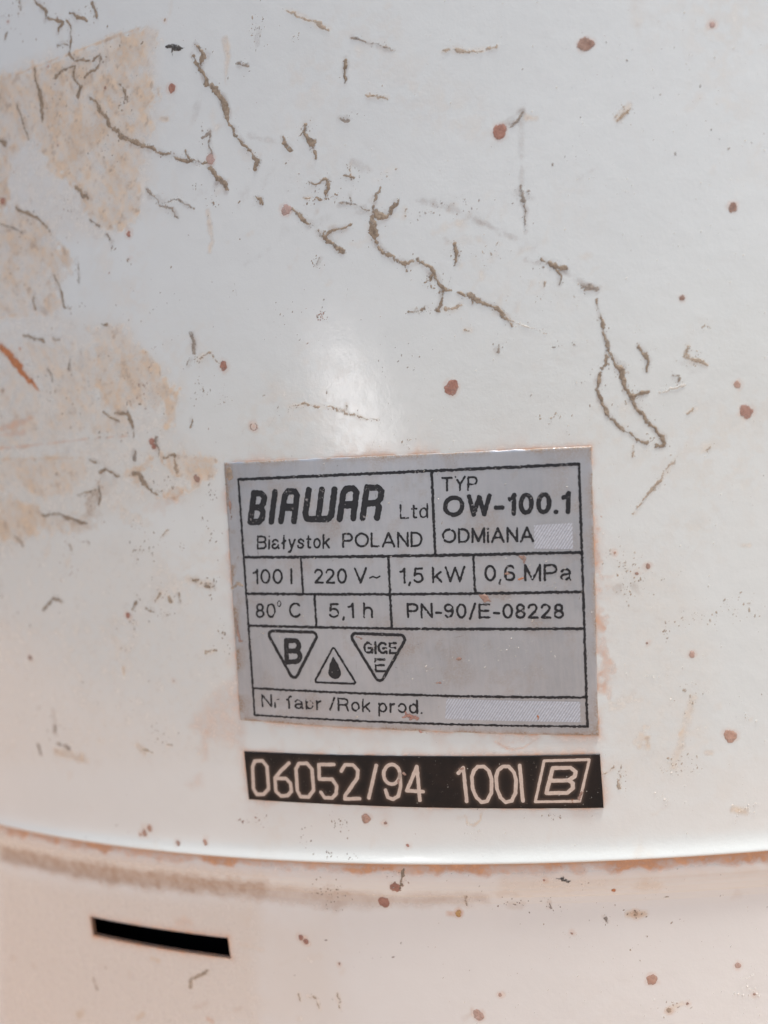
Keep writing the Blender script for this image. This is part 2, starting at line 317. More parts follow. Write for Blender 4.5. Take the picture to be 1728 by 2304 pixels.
SMEAR = [
 [1,0.35,[[-70.69,58.2,0.89],[-67.23,58.39,1.01],[-63.9,58.79,0.56]]],
 [1,0.3,[[-70.89,57.33,0.58],[-65.88,57.1,0.57]]],
 [1,0.4,[[-71.31,55.59,0.22],[-66.3,55.19,0.2],[-61.6,55.02,0.15],[-53.02,54.64,0.17],[-47.08,54.06,0.16]]],
 [0,0.8,[[-71.67,54.06,0.16],[-63.52,53.25,0.15],[-56.23,52.44,0.17]]],
 [0,0.6,[[-67.26,72.79,0.15],[-64.04,72.57,0.15]]],
 [0,0.8,[[-60.62,101.98,0.17],[-54.5,101.69,0.18],[-48.08,101.39,0.18],[-38.35,101.18,0.19]]],
 [2,0.35,[[-7.55,74.49,0.52],[-5.67,73.87,0.77],[-4.01,73.13,0.76],[-2.72,72.2,0.76],[-0.32,70.57,0.62],[2.51,68.55,0.34]]],
 [2,0.35,[[3.29,66.23,0.34],[5.74,65.4,0.51],[8.52,63.26,0.41],[10.39,62.04,0.61]]],
 [2,0.18,[[-25.74,85.67,0.55],[-23.48,84.59,0.66],[-22.0,83.88,0.54]]],
 [2,0.25,[[-53.54,66.17,0.49],[-53.51,64.93,0.82],[-54.01,63.78,0.83]]],
 [2,0.25,[[-68.14,60.28,0.53],[-66.74,62.04,0.44],[-66.08,63.46,0.43]]],
 [2,0.35,[[-60.06,74.49,0.84],[-60.46,73.32,0.84],[-58.42,71.65,0.63]]],
 [2,0.3,[[-59.57,81.01,0.63],[-57.86,79.99,0.75]]],
 [2,0.25,[[-23.41,95.77,0.54],[-22.93,96.34,0.43],[-23.32,95.04,0.43]]],
 [0,0.5,[[-36.76,90.31,0.57],[-35.91,89.99,0.57]]],
 [0,0.4,[[-27.13,96.62,0.73],[-27.0,94.79,0.55],[-27.84,91.96,0.26]]],
 [0,0.4,[[-32.24,78.58,0.56],[-32.15,75.02,0.45],[-32.74,74.02,0.57]]],
 [2,0.25,[[2.91,80.61,0.85],[4.5,81.31,0.68],[3.75,73.24,0.14]]],
 [2,0.25,[[3.09,73.36,0.85],[4.05,72.85,1.19],[4.67,72.4,0.68]]],
 [0,0.4,[[5.12,80.85,0.44],[6.09,80.55,0.44]]],
 [0,0.35,[[14.19,79.04,0.67],[14.9,79.57,0.77],[15.63,80.27,0.5]]],
 [2,0.3,[[-68.46,18.48,0.67],[-68.63,16.17,0.9],[-68.88,15.01,0.68]]],
 [2,0.25,[[-71.84,18.59,0.68],[-70.74,18.86,0.45]]],
 [0,0.5,[[-69.1,12.45,1.36],[-63.76,11.86,1.33]]],
 [2,0.2,[[-75.32,37.45,0.55],[-75.88,35.14,0.55]]],
 [0,0.4,[[-41.66,35.54,1.0],[-38.98,34.65,1.19]]],
 [0,0.5,[[-53.48,14.09,0.63],[-52.55,13.26,0.84]]],
 [0,0.5,[[-54.04,24.45,0.51],[-54.2,23.59,0.42]]],
 [1,0.35,[[-6.01,14.09,0.11],[-4.99,13.33,0.14],[-4.06,13.07,0.19],[-2.95,13.22,0.17],[-1.2,14.24,0.14]]],
 [0,0.6,[[-10.42,5.66,0.13],[-10.26,4.71,0.15],[-9.55,4.41,0.15],[-8.74,5.06,0.15],[-8.56,5.81,0.13]]],
 [0,0.45,[[16.47,11.22,0.58],[17.02,11.17,0.43]]],
 [2,0.22,[[8.8,29.84,0.72],[9.42,30.36,0.58]]],
 [0,0.4,[[22.26,33.27,0.43],[23.09,33.17,0.57]]],
 [2,0.2,[[10.55,30.39,0.43],[11.28,29.29,0.43]]],
 [0,0.35,[[13.88,13.53,0.44],[14.37,14.23,0.35]]],
 [0,0.3,[[12.82,10.03,0.87],[15.67,17.37,1.01]]],
 [0,0.35,[[21.41,14.45,0.58],[21.72,14.71,0.29]]],
 [0,0.5,[[18.76,4.8,0.7],[19.9,4.35,0.7]]],
 [2,0.2,[[-6.46,-5.21,1.1],[-5.37,-5.22,0.91]]],
 [0,0.5,[[6.34,-6.53,0.54],[8.24,-6.6,0.53]]],
 [0,0.4,[[9.5,-17.9,0.89],[11.13,-17.21,0.54]]],
 [0,0.5,[[-73.73,-27.77,1.18],[-72.47,-26.72,0.93]]],
 [0,0.5,[[-61.36,-25.39,0.67],[-60.0,-24.41,0.53]]],
 [2,0.18,[[-61.58,-18.69,0.67],[-61.56,-19.39,0.53]]],
 [2,0.25,[[-88.46,-22.25,0.6],[-87.55,-22.15,0.5]]],
 [2,0.25,[[-83.35,-22.14,0.49],[-82.4,-22.37,0.49]]],
 [0,0.5,[[-57.01,-15.95,0.65],[-55.63,-16.07,0.52]]],
 [1,0.35,[[-48.84,-22.99,0.51],[-48.12,-23.29,0.63]]],
 [2,0.2,[[-50.7,-21.76,0.64],[-48.46,-20.72,0.51]]],
 [2,0.2,[[-44.3,-21.16,0.62],[-43.23,-20.57,0.5]]],
 [0,0.4,[[-65.1,11.44,0.89],[-63.21,11.55,0.88]]],
 [1,0.5,[[-13.84,-6.3,0.56],[-12.51,-6.28,0.74]]],
 [2,0.3,[[-28.63,-5.14,0.97],[-27.43,-4.07,0.58]]],
 [0,0.4,[[6.51,-6.53,0.71],[7.37,-6.66,1.07],[8.24,-6.6,0.53]]],
 [2,0.2,[[-4.91,69.98,0.42],[-3.87,68.42,0.52],[-3.87,67.03,0.35]]],
]
CLUSTERS = [
 [-56.77,108.62,1.83,2.24,26,"m"],
 [-44.57,105.23,1.16,1.36,22,"m"],
 [-41.21,94.17,1.16,1.73,22,"m"],
 [-45.52,89.24,2.95,1.18,16,"m"],
 [-52.34,83.53,1.42,2.23,26,"g"],
 [-52.9,97.23,2.62,4.03,24,"m"],
 [-23.34,96.28,1.08,1.44,18,"g"],
 [-31.48,79.34,0.75,1.13,16,"m"],
 [-60.11,83.43,3.14,2.72,22,"m"],
 [-42.08,100.09,2.89,1.54,12,"m"],
 [-31.78,86.98,0.75,1.12,14,"g"],
 [-33.08,81.56,0.75,0.57,10,"g"],
 [-22.96,96.35,1.08,1.8,18,"m"],
 [-18.51,94.82,0.71,0.89,10,"t"],
 [-19.14,84.81,1.08,1.08,18,"m"],
 [-14.64,78.88,2.31,1.07,26,"g"],
 [-17.18,76.78,2.87,0.72,26,"m"],
 [-10.37,77.82,1.05,1.05,10,"t"],
 [-7.02,73.01,1.05,0.52,14,"g"],
 [-4.01,73.13,3.47,1.04,40,"g"],
 [-13.29,84.86,1.76,0.53,10,"g"],
 [-19.35,77.76,2.16,2.16,14,"g"],
 [-3.92,68.08,0.7,1.57,16,"m"],
 [-0.34,67.46,1.9,1.21,20,"t"],
 [-7.25,65.36,1.05,0.88,14,"m"],
 [-19.7,63.95,0.73,0.73,22,"b"],
 [-22.8,64.3,5.51,2.76,26,"g"],
 [-10.37,57.76,4.45,2.67,20,"g"],
 [-25.25,54.15,1.3,0.75,16,"g"],
 [-0.63,57.5,1.22,0.87,10,"g"],
 [-19.61,70.25,0.73,0.73,10,"m"],
 [-11.52,48.61,1.08,0.9,10,"t"],
 [-7.92,62.85,1.76,0.53,16,"t"],
 [5.73,65.32,2.39,1.03,26,"g"],
 [11.81,53.53,0.68,1.19,24,"t"],
 [12.97,50.3,1.19,0.85,22,"t"],
 [14.63,45.46,1.19,0.85,20,"t"],
 [19.4,53.32,1.35,0.84,22,"t"],
 [5.3,61.48,2.06,1.03,12,"t"],
 [7.3,56.73,2.06,0.51,14,"g"],
 [3.88,48.77,2.08,1.04,16,"t"],
 [21.05,56.62,0.84,0.67,10,"t"],
 [7.56,51.38,5.16,3.44,16,"g"],
 [14.9,79.57,1.0,1.0,20,"t"],
 [3.71,72.91,1.02,1.19,18,"g"],
 [14.76,72.02,2.52,0.84,16,"w"],
 [10.27,76.26,3.37,1.68,12,"g"],
 [12.85,84.84,8.34,5.84,24,"g"],
 [21.77,76.81,6.63,6.63,20,"g"],
 [-60.24,68.64,2.75,0.85,18,"m"],
 [-44.39,59.39,2.39,2.59,36,"b"],
 [-54.63,60.58,5.18,4.14,34,"m"],
 [-60.25,61.45,2.55,3.18,18,"m"],
 [-36.36,58.15,1.74,1.35,24,"m"],
 [-33.29,56.53,1.15,0.96,14,"t"],
 [-50.35,54.59,4.09,0.61,18,"m"],
 [-41.12,64.38,2.35,1.18,10,"g"],
 [-42.63,69.54,4.91,2.36,22,"g"],
 [-36.23,61.8,1.16,0.77,16,"t"],
 [-36.57,45.52,1.56,1.17,26,"g"],
 [-42.76,47.58,2.39,1.19,16,"m"],
 [-55.62,46.88,1.26,1.26,14,"m"],
 [-53.11,71.2,1.23,0.61,12,"g"],
 [-63.1,76.83,2.56,2.98,20,"t"],
 [-59.95,41.08,2.57,1.28,14,"b"],
 [-60.69,37.43,2.58,1.29,20,"b"],
 [-47.84,39.76,2.65,1.83,30,"m"],
 [-48.59,42.71,1.43,1.22,16,"t"],
 [-46.33,33.88,4.07,1.63,30,"m"],
 [-38.75,34.64,1.38,1.18,20,"m"],
 [-42.19,39.52,0.6,0.6,10,"t"],
 [-51.3,30.57,0.83,1.25,12,"m"],
 [-37.68,28.36,1.18,1.97,18,"m"],
 [-52.37,26.14,2.51,2.51,16,"m"],
 [-46.26,31.4,0.81,0.41,12,"m"],
 [-49.59,15.06,3.12,1.66,20,"m"],
 [-68.45,15.49,2.92,2.92,20,"m"],
 [-59.66,20.29,6.48,3.24,14,"g"],
 [-37.91,41.34,1.96,2.94,18,"m"],
 [-75.34,15.83,2.32,1.39,10,"g"],
 [-38.6,4.71,1.2,0.3,14,"b"],
 [-63.56,0.6,11.09,4.44,10,"g"],
 [-65.14,-22.9,11.3,3.39,14,"m"],
 [-25.83,4.56,1.15,1.15,20,"m"],
 [-30.26,2.86,1.17,1.17,18,"g"],
 [-36.58,4.69,1.2,0.8,10,"b"],
 [-27.39,0.74,0.58,0.48,14,"g"],
 [-24.53,0.62,0.96,0.38,10,"g"],
 [-9.59,4.13,1.1,0.73,10,"w"],
 [-28.27,-4.11,2.14,1.75,40,"m"],
 [-19.82,-1.64,1.14,1.14,12,"b"],
 [-25.2,-12.01,7.74,3.87,16,"g"],
 [13.85,9.88,2.1,0.87,18,"t"],
 [19.59,4.55,1.74,1.04,26,"w"],
 [12.63,6.2,1.23,0.53,12,"w"],
 [18.48,-15.73,1.77,2.12,30,"w"],
 [7.38,-6.57,1.07,0.53,16,"m"],
 [3.84,-7.09,0.72,0.72,10,"g"],
 [-5.71,-5.02,1.83,0.73,18,"g"],
 [-2.14,-5.26,1.09,0.73,12,"g"],
 [10.57,-17.56,1.79,0.89,18,"t"],
 [4.56,-8.6,10.76,5.38,26,"t"],
 [-0.62,5.15,1.08,0.54,12,"t"],
 [0.11,-9.06,1.09,0.54,12,"w"],
 [10.26,33.05,1.73,1.73,34,"t"],
 [10.66,30.08,2.46,1.73,36,"t"],
 [13.62,24.79,0.58,0.87,10,"m"],
 [16.98,26.2,2.87,1.44,30,"t"],
 [21.47,26.58,2.14,1.43,26,"t"],
 [15.72,17.81,2.17,1.45,24,"t"],
 [12.48,20.48,4.35,2.9,26,"w"],
 [20.98,14.34,1.44,1.44,18,"w"],
 [13.27,10.29,1.75,1.17,22,"t"],
 [7.22,9.54,0.59,1.47,16,"t"],
 [13.43,9.08,5.83,2.19,20,"w"],
 [-2.18,23.55,5.47,2.46,40,"w"],
 [-11.39,21.81,3.5,2.1,30,"w"],
 [-1.23,31.87,6.11,3.39,50,"w"],
 [-23.4,38.93,10.03,8.6,60,"w"],
 [-32.16,27.95,2.97,1.19,24,"w"],
 [0.13,7.97,4.12,2.06,10,"w"],
 [-17.44,24.91,2.84,1.7,22,"w"],
]
TEXTS = [
 ["Białystok", 0, [-31.71, 38.44], [-22.34, 37.71], [-31.43, 40.06]],
 ["POLAND", 0, [-20.9, 37.66], [-11.45, 36.82], [-20.7, 39.36]],
 ["Ltd", -0.2, [-13.73, 40.2], [-10.43, 39.96], [-13.52, 41.86]],
 ["TYP", 0, [-8.66, 42.78], [-4.6, 42.4], [-8.46, 44.36]],
 ["OW-100.1", 1, [-8.82, 39.95], [5.02, 38.84], [-8.52, 42.18]],
 ["ODMiANA", 0.2, [-9.28, 37.01], [0.82, 36.12], [-9.1, 38.64]],
 ["100 l", 0, [-32.87, 34.32], [-27.59, 33.94], [-32.65, 36.12]],
 ["220", 0, [-24.92, 33.75], [-20.82, 33.43], [-24.71, 35.53]],
 ["V", 0, [-20.05, 33.38], [-18.38, 33.26], [-19.84, 35.2]],
 ["1,5 kW", 0, [-14.7, 32.93], [-7.09, 32.43], [-14.53, 34.69]],
 ["0,6 MPa", 0, [-5.11, 32.3], [4.41, 31.47], [-4.92, 34.12]],
 ["80", 0, [-33.08, 30.19], [-30.34, 30.02], [-32.86, 31.99]],
 ["0", 0, [-30.05, 31.35], [-29.47, 31.31], [-29.93, 32.12]],
 ["C", 0, [-28.68, 29.92], [-27.14, 29.86], [-28.47, 31.75]],
 ["5,1 h", 0, [-23.68, 29.6], [-18.18, 29.24], [-23.49, 31.34]],
 ["PN-90/E-08228", 0.2, [-14.32, 28.95], [3.1, 27.37], [-14.16, 30.62]],
 ["Nr fabr /Rok prod.", 0, [-33.92, 19.25], [-13.82, 17.74], [-33.76, 20.83]],
 ["B", 0.8, [-30.07, 24.44], [-27.71, 24.39], [-29.71, 27.4]],
 ["GIGE", 0.9, [-19.97, 25.18], [-15.91, 24.84], [-19.82, 26.54]],
 ["E", 0.4, [-18.95, 22.9], [-17.48, 22.8], [-18.77, 24.5]],
]
LETTERS = [
 [[[-31.05,45.13,0.76],[-32.05,41.77,0.77]],[[-31.06,45.11,0.76],[-30.12,45.0,0.76],[-29.78,44.55,0.76],[-30.01,43.77,0.76],[-30.5,43.36,0.76],[-31.5,43.44,0.76]],[[-30.5,43.33,0.76],[-30.19,42.83,0.76],[-30.43,42.04,0.76],[-30.95,41.66,0.76],[-32.05,41.77,0.77]]],
 [[[-28.32,44.95,0.73],[-29.31,41.5,0.73]]],
 [[[-28.06,41.46,0.76],[-27.12,44.41,0.75],[-26.65,44.85,0.75],[-25.87,44.76,0.75],[-25.6,44.27,0.75],[-26.4,41.3,0.75]],[[-27.51,43.06,0.9],[-26.01,42.9,0.89]]],
 [[[-24.04,44.71,0.74],[-24.86,41.98,0.75],[-24.72,41.42,0.75],[-24.07,41.29,0.75],[-22.18,41.12,0.74],[-21.7,41.48,0.74],[-20.91,44.43,0.74]],[[-22.43,44.57,0.74],[-23.35,41.3,0.74]]],
 [[[-20.75,40.95,0.74],[-19.9,43.88,0.74],[-19.45,44.34,0.73],[-18.65,44.28,0.73],[-18.33,43.82,0.73],[-19.11,40.89,0.73]],[[-20.2,42.56,0.88],[-18.73,42.4,0.87]]],
 [[[-17.99,40.8,0.73],[-17.01,44.2,0.73]],[[-17.02,44.18,0.73],[-15.72,44.03,0.73],[-15.4,43.59,0.73],[-15.63,42.76,0.73],[-16.12,42.32,0.73],[-17.44,42.41,0.79]],[[-16.12,42.3,0.73],[-15.92,41.81,0.73],[-16.31,40.65,0.73]]],
]
HATCH = [
 [[1.0,37.92],[5.06,37.71],[4.84,34.85],[0.75,35.34]],
 [[-10.91,19.35],[3.77,18.02],[3.53,15.75],[-11.34,17.0]],
]
LINES = [
 [[-32.88,46.97],[6.46,43.94],0.42],
 [[-33.3,37.61],[5.62,34.43],0.42],
 [[-33.71,33.2],[5.22,30.13],0.38],
 [[-34.05,29.31],[4.98,26.08],0.38],
 [[-34.71,21.58],[4.48,18.45],0.34],
 [[-34.96,18.24],[4.24,15.21],0.3],
 [[-32.88,47.0],[-34.99,18.24],0.34],
 [[6.46,43.94],[4.24,15.21],0.34],
 [[-9.42,45.1],[-10.17,35.8],0.38],
 [[-26.16,37.0],[-26.44,32.76],0.34],
 [[-15.56,36.11],[-16.19,28.03],0.36],
 [[-5.95,35.37],[-6.23,31.16],0.34],
 [[-25.05,32.59],[-25.31,28.76],0.34],
]
DIGITS = [
 [True,[[-35.83,12.46,0.39],[-34.8,12.51,0.39],[-34.26,11.77,0.39],[-34.47,8.98,0.39],[-35.26,8.26,0.39],[-36.21,8.24,0.4],[-36.57,8.93,0.4],[-36.28,11.75,0.4]]],
 [False,[[-31.24,12.22,0.39],[-32.46,11.25,0.39],[-33.4,10.31,0.39],[-33.5,8.68,0.39],[-32.92,8.1,0.39],[-31.99,8.16,0.39],[-31.41,8.71,0.39],[-31.38,9.71,0.39],[-31.92,10.32,0.39],[-33.27,10.28,0.39]]],
 [True,[[-29.93,12.17,0.39],[-28.87,12.21,0.39],[-28.3,11.48,0.38],[-28.45,8.89,0.39],[-29.22,8.02,0.39],[-30.27,8.08,0.39],[-30.59,8.8,0.39],[-30.41,11.48,0.39]]],
 [False,[[-25.39,12.04,0.38],[-27.34,12.02,0.38],[-27.51,10.24,0.38],[-25.87,10.23,0.38],[-25.4,9.43,0.38],[-25.6,8.45,0.38],[-26.19,7.92,0.38],[-27.14,7.96,0.38],[-27.53,8.59,0.38]]],
 [False,[[-24.56,11.23,0.38],[-23.99,11.98,0.38],[-23.04,11.95,0.38],[-22.48,11.29,0.38],[-22.66,10.39,0.38],[-24.5,8.22,0.38],[-24.59,7.82,0.38],[-22.72,7.85,0.38]]],
 [False,[[-20.15,11.84,0.37],[-21.58,7.92,0.38]]],
 [True,[[-17.43,10.73,0.37],[-17.52,10.36,0.37],[-17.7,10.04,0.37],[-17.95,9.78,0.37],[-18.25,9.62,0.37],[-18.56,9.57,0.37],[-18.86,9.63,0.37],[-19.11,9.8,0.37],[-19.29,10.07,0.37],[-19.39,10.4,0.37],[-19.39,10.76,0.37],[-19.3,11.13,0.37],[-19.11,11.45,0.37],[-18.86,11.71,0.37],[-18.57,11.87,0.37],[-18.26,11.92,0.37],[-17.96,11.86,0.37],[-17.71,11.68,0.37],[-17.53,11.42,0.37],[-17.43,11.09,0.37]]],
 [False,[[-17.44,10.76,0.37],[-17.52,9.28,0.37],[-17.94,8.14,0.37],[-18.61,7.75,0.37],[-19.23,7.98,0.37],[-19.4,8.87,0.37]]],
 [False,[[-15.45,7.6,0.37],[-15.29,11.58,0.37],[-16.85,8.76,0.37],[-14.93,8.62,0.37]]],
 [False,[[-10.59,10.68,0.37],[-9.95,11.26,0.36],[-10.02,7.36,0.37]]],
 [True,[[-8.28,11.34,0.36],[-7.58,11.34,0.36],[-7.09,10.79,0.36],[-6.89,9.85,0.36],[-7.1,8.28,0.36],[-7.71,7.29,0.36],[-8.35,7.2,0.36],[-8.84,7.76,0.36],[-9.17,8.78,0.36],[-9.09,10.22,0.36],[-8.75,10.93,0.36]]],
 [True,[[-5.51,11.22,0.36],[-4.82,11.22,0.36],[-4.32,10.52,0.36],[-4.18,9.59,0.36],[-4.4,8.18,0.36],[-4.94,7.23,0.36],[-5.64,7.11,0.36],[-6.13,7.67,0.36],[-6.43,8.69,0.36],[-6.36,10.11,0.36],[-6.04,10.82,0.36]]],
 [False,[[-3.58,11.27,0.36],[-3.7,7.18,0.36]]],
 [True,[[-0.85,11.65,0.25],[4.03,11.49,0.24],[2.49,6.86,0.25],[-2.35,7.02,0.25]]],
 [False,[[-0.46,9.34,0.38],[1.55,9.3,0.38],[2.27,9.71,0.38],[2.42,10.23,0.38],[1.91,10.71,0.38],[-0.01,10.77,0.38],[-1.02,7.95,0.39],[1.26,7.88,0.38],[1.92,8.37,0.38],[1.98,8.92,0.38],[1.55,9.3,0.38]]],
]
PLATESTAIN = [
 ["r",[[-16.26,17.45,0.28],[-15.44,17.56,0.71],[-14.61,17.23,0.65]]],
 ["r",[[-15.83,18.01,0.34],[-15.34,17.26,0.71]]],
 ["b",[[-1.03,34.73,0.41],[-0.4,34.39,0.68],[-0.53,33.86,0.32]]],
 ["o",[[-1.26,32.14,0.35],[-0.85,32.24,0.3]]],
 ["b",[[-5.7,30.77,0.41],[-5.19,30.44,0.96],[-4.7,29.98,0.41]]],
 ["b",[[-2.73,32.91,0.35],[-1.93,32.76,0.14]]],
 ["t",[[-34.02,48.29,0.89],[-33.91,47.38,0.83],[-34.33,46.84,0.36]]],
 ["t",[[-35.8,34.03,0.45],[-34.88,34.42,0.6],[-34.24,34.22,0.21]]],
 ["b",[[-34.48,44.77,0.21],[-34.5,43.57,0.39],[-34.6,42.38,0.24]]],
 ["w",[[-35.11,36.86,0.15],[-34.19,37.84,0.21]]],
 ["b",[[-35.82,30.58,0.21],[-35.7,29.66,0.36],[-35.63,27.36,0.45],[-34.73,27.62,0.24]]],
 ["w",[[-22.75,17.76,0.2],[-22.07,17.67,0.43],[-21.52,17.8,0.17]]],
 ["b",[[-9.17,23.79,0.28],[-8.32,23.87,0.42]]],
 ["b",[[-12.03,21.27,0.2],[-11.33,21.16,0.34]]],
 ["b",[[-2.65,7.39,0.01],[-2.52,7.38,0.01]]],
 ["o",[[1.22,6.92,0.41],[1.77,7.04,0.33],[1.56,6.34,0.14]]],
 ["b",[[2.46,7.14,0.27],[2.81,7.96,0.22]]],
 ["b",[[-20.57,27.21,0.31],[-20.0,26.95,0.26]]],
 ["b",[[-32.37,39.33,0.21],[-31.95,39.37,0.24]]],
 ["o",[[-1.4,16.08,0.14],[-0.95,16.47,0.33],[-0.98,16.76,0.14]]],
 ["b",[[-17.73,10.02,0.29],[-17.67,9.29,0.23]]],
 ["b",[[-17.02,10.89,0.17],[-16.76,10.67,0.23]]],
 ["b",[[-10.42,11.14,0.22],[-9.98,11.26,0.22]]],
 ["b",[[-9.57,32.09,0.01],[-9.55,32.09,0.01]]],
 ["o",[[8.04,38.13,0.16],[8.16,38.05,0.13]]],
 ["r",[[-14.44,15.7,0.2],[-13.6,15.52,0.34],[-13.15,15.65,0.14]]],
]
SCRATCH = [
 ["y",[[-14.51,25.58,0.11],[-12.59,25.95,0.1]]],
 ["y",[[-11.58,26.02,0.08],[-9.59,26.16,0.1],[-7.59,26.5,0.07]]],
 ["y",[[-16.46,23.4,0.11],[-15.09,22.67,0.1],[-13.16,21.91,0.06]]],
 ["w",[[-35.48,27.2,0.12],[-33.01,27.84,0.09],[-30.35,29.06,0.07]]],
 ["w",[[-27.44,27.99,0.12],[-27.17,28.72,0.1]]],
 ["k",[[-19.0,42.36,0.06],[-20.84,39.84,0.06],[-23.81,35.92,0.04]]],
 ["k",[[-18.62,40.75,0.04],[-20.75,38.25,0.06],[-22.5,36.53,0.04]]],
 ["k",[[-10.69,39.62,0.04],[-14.78,38.79,0.04],[-17.55,37.65,0.03]]],
 ["k",[[-11.24,35.2,0.04],[-16.47,34.7,0.04],[-21.12,33.23,0.03]]],
 ["k",[[-24.71,33.95,0.04],[-30.62,32.77,0.06],[-33.76,31.77,0.03]]],
 ["k",[[-14.77,44.42,0.04],[-16.37,42.21,0.03]]],
 ["k",[[-6.02,46.53,0.04],[-7.5,44.52,0.04],[-8.96,42.76,0.03]]],
 ["k",[[-6.73,39.47,0.04],[-8.82,37.06,0.06],[-10.84,34.32,0.04]]],
 ["w",[[-10.17,35.8,0.08],[-10.91,33.76,0.06]]],
 ["w",[[-21.0,44.72,0.07],[-21.99,41.39,0.06]]],
 ["w",[[-31.36,22.16,0.04],[-32.25,21.74,0.07],[-34.3,21.49,0.05]]],
 ["k",[[-20.93,23.36,0.03],[-17.06,24.45,0.04],[-13.32,25.22,0.03]]],
 ["w",[[4.87,29.35,0.11],[5.55,30.78,0.16]]],
 ["w",[[4.28,26.31,0.16],[4.83,26.53,0.16]]],
 ["w",[[4.8,23.79,0.08],[5.07,24.46,0.11]]],
]
EMBLEM = [
 [[-31.87,28.54,0.42],[-25.07,27.97,0.41],[-29.1,22.21,0.41]],
 [[-23.53,26.17,0.29],[-26.5,22.05,0.29],[-21.29,21.62,0.29]],
 [[-21.45,27.66,0.4],[-14.44,26.93,0.39],[-18.46,21.41,0.4]],
 [[-23.74,24.98,0.06],[-23.79,23.13,1.62]],
 [[-18.05,33.86,0.23],[-17.66,34.0,0.23],[-17.24,33.79,0.23],[-16.83,33.96,0.23]],
 [[-3.8,38.13,0.19],[-3.8,38.02,0.19]],
]

PLATE = (-14.586, 31.644, 42.482, 31.528, -0.083)      # centre s, z, width, height, tilt
STRIP = (-16.116, 9.787, 42.369, 5.977, -0.038)
SLOT = (-55.75, -12.85, 23.9, 2.75, 0.012)
PLATE_T = 0.12

# ------------------------------------------------------------------ numeric helpers
def _hash(ix, iy, seed):
    h = (ix.astype(np.int64) * 374761393 + iy.astype(np.int64) * 668265263 + seed * 974711) & 0x7fffffff
    h = (h ^ (h >> 13)) * 1274126177 & 0x7fffffff
    h = (h ^ (h >> 16)) & 0xffff
    return h / 65535.0

def vnoise(x, y, seed=0):
    ix = np.floor(x); iy = np.floor(y)
    fx = x - ix; fy = y - iy
    fx = fx * fx * (3 - 2 * fx); fy = fy * fy * (3 - 2 * fy)
    a = _hash(ix, iy, seed); b = _hash(ix + 1, iy, seed)
    c = _hash(ix, iy + 1, seed); d = _hash(ix + 1, iy + 1, seed)
    return (a + (b - a) * fx) * (1 - fy) + (c + (d - c) * fx) * fy

def fbm(s, z, scale, octaves=3, seed=0):
    v = 0; amp = 0.5; tot = 0; f = 1.0 / scale
    for o in range(octaves):
        v = v + amp * vnoise(s * f + 17.3 * o, z * f - 9.1 * o, seed + o)
        tot += amp; amp *= 0.5; f *= 2.07
    return v / tot

def smooth(a, b, x):
    t = np.clip((x - a) / (b - a), 0, 1)
    return t * t * (3 - 2 * t)

def stroke(S, Z, pts, closed=False):
    """signed distance to a tapering stroke; negative inside"""
    F = np.full(S.shape, 1e3)
    n = len(pts)
    for i in range(n if closed else n - 1):
        a, b = pts[i], pts[(i + 1) % n]
        dx, dz = b[0] - a[0], b[1] - a[1]
        t = np.clip(((S - a[0]) * dx + (Z - a[1]) * dz) / (dx * dx + dz * dz + 1e-9), 0, 1)
        d = np.hypot(S - a[0] - t * dx, Z - a[1] - t * dz) - 0.5 * (a[2] + t * (b[2] - a[2]))
        F = np.minimum(F, d)
    return F

def poly_sdf(S, Z, pts):
    F = np.full(S.shape, 1e3)
    inside = np.zeros(S.shape, bool)
    n = len(pts)
    for i in range(n):
        a, b = pts[i], pts[(i + 1) % n]
        dx, dz = b[0] - a[0], b[1] - a[1]
        t = np.clip(((S - a[0]) * dx + (Z - a[1]) * dz) / (dx * dx + dz * dz + 1e-9), 0, 1)
        F = np.minimum(F, np.hypot(S - a[0] - t * dx, Z - a[1] - t * dz))
        if abs(dz) > 1e-9:
            c = ((a[1] > Z) != (b[1] > Z)) & (S < dx * (Z - a[1]) / dz + a[0])
            inside ^= c
    return np.where(inside, -F, F)

def rect_local(S, Z, rect):
    c, s = math.cos(rect[4]), math.sin(rect[4])
    u = (S - rect[0]) * c + (Z - rect[1]) * s
    v = -(S - rect[0]) * s + (Z - rect[1]) * c
    return u, v

def rect_sdf(S, Z, rect):
    u, v = rect_local(S, Z, rect)
    qx = np.abs(u) - rect[2] / 2; qz = np.abs(v) - rect[3] / 2
    return np.hypot(np.maximum(qx, 0), np.maximum(qz, 0)) + np.minimum(np.maximum(qx, qz), 0)

# wall profiles: radius offset against height
LIP = np.array([(3.8, 0.0), (2.7, 0.008), (2.0, 0.032), (1.5, 0.075), (1.1, 0.13), (0.75, 0.20), (0.45, 0.275), (0.25, 0.325), (0.1, 0.345), (0.0, 0.32)])
COVER = np.array([(0.6, 0.05), (0.0, 0.06), (-0.6, 0.10), (-1.2, 0.14), (-1.8, 0.15), (-2.3, 0.12), (-2.9, 0.02), (-3.5, -0.10), (-4.2, -0.28), (-5.0, -0.40), (-5.8, -0.44), (-7.0, -0.44)])
def off_at(z):
    z = np.asarray(z, float)
    lip = np.interp(z, LIP[::-1, 0], LIP[::-1, 1])
    cov = np.interp(z, COVER[::-1, 0], COVER[::-1, 1])
    return np.where(z >= 0, lip, cov)

def rad_at(s, z):
    s = np.asarray(s, float); z = np.asarray(z, float)
    r = R + off_at(z)
    r = np.where(rect_sdf(s, z, PLATE) < 0, R + PLATE_T, r)
    r = np.where(rect_sdf(s, z, STRIP) < 0, R + PLATE_T, r)
    return r

def wrap(s, z, r):
    th = np.asarray(s, float) / R
    return np.stack([r * np.sin(th), -r * np.cos(th), np.asarray(z, float) + RIM], -1) * MM

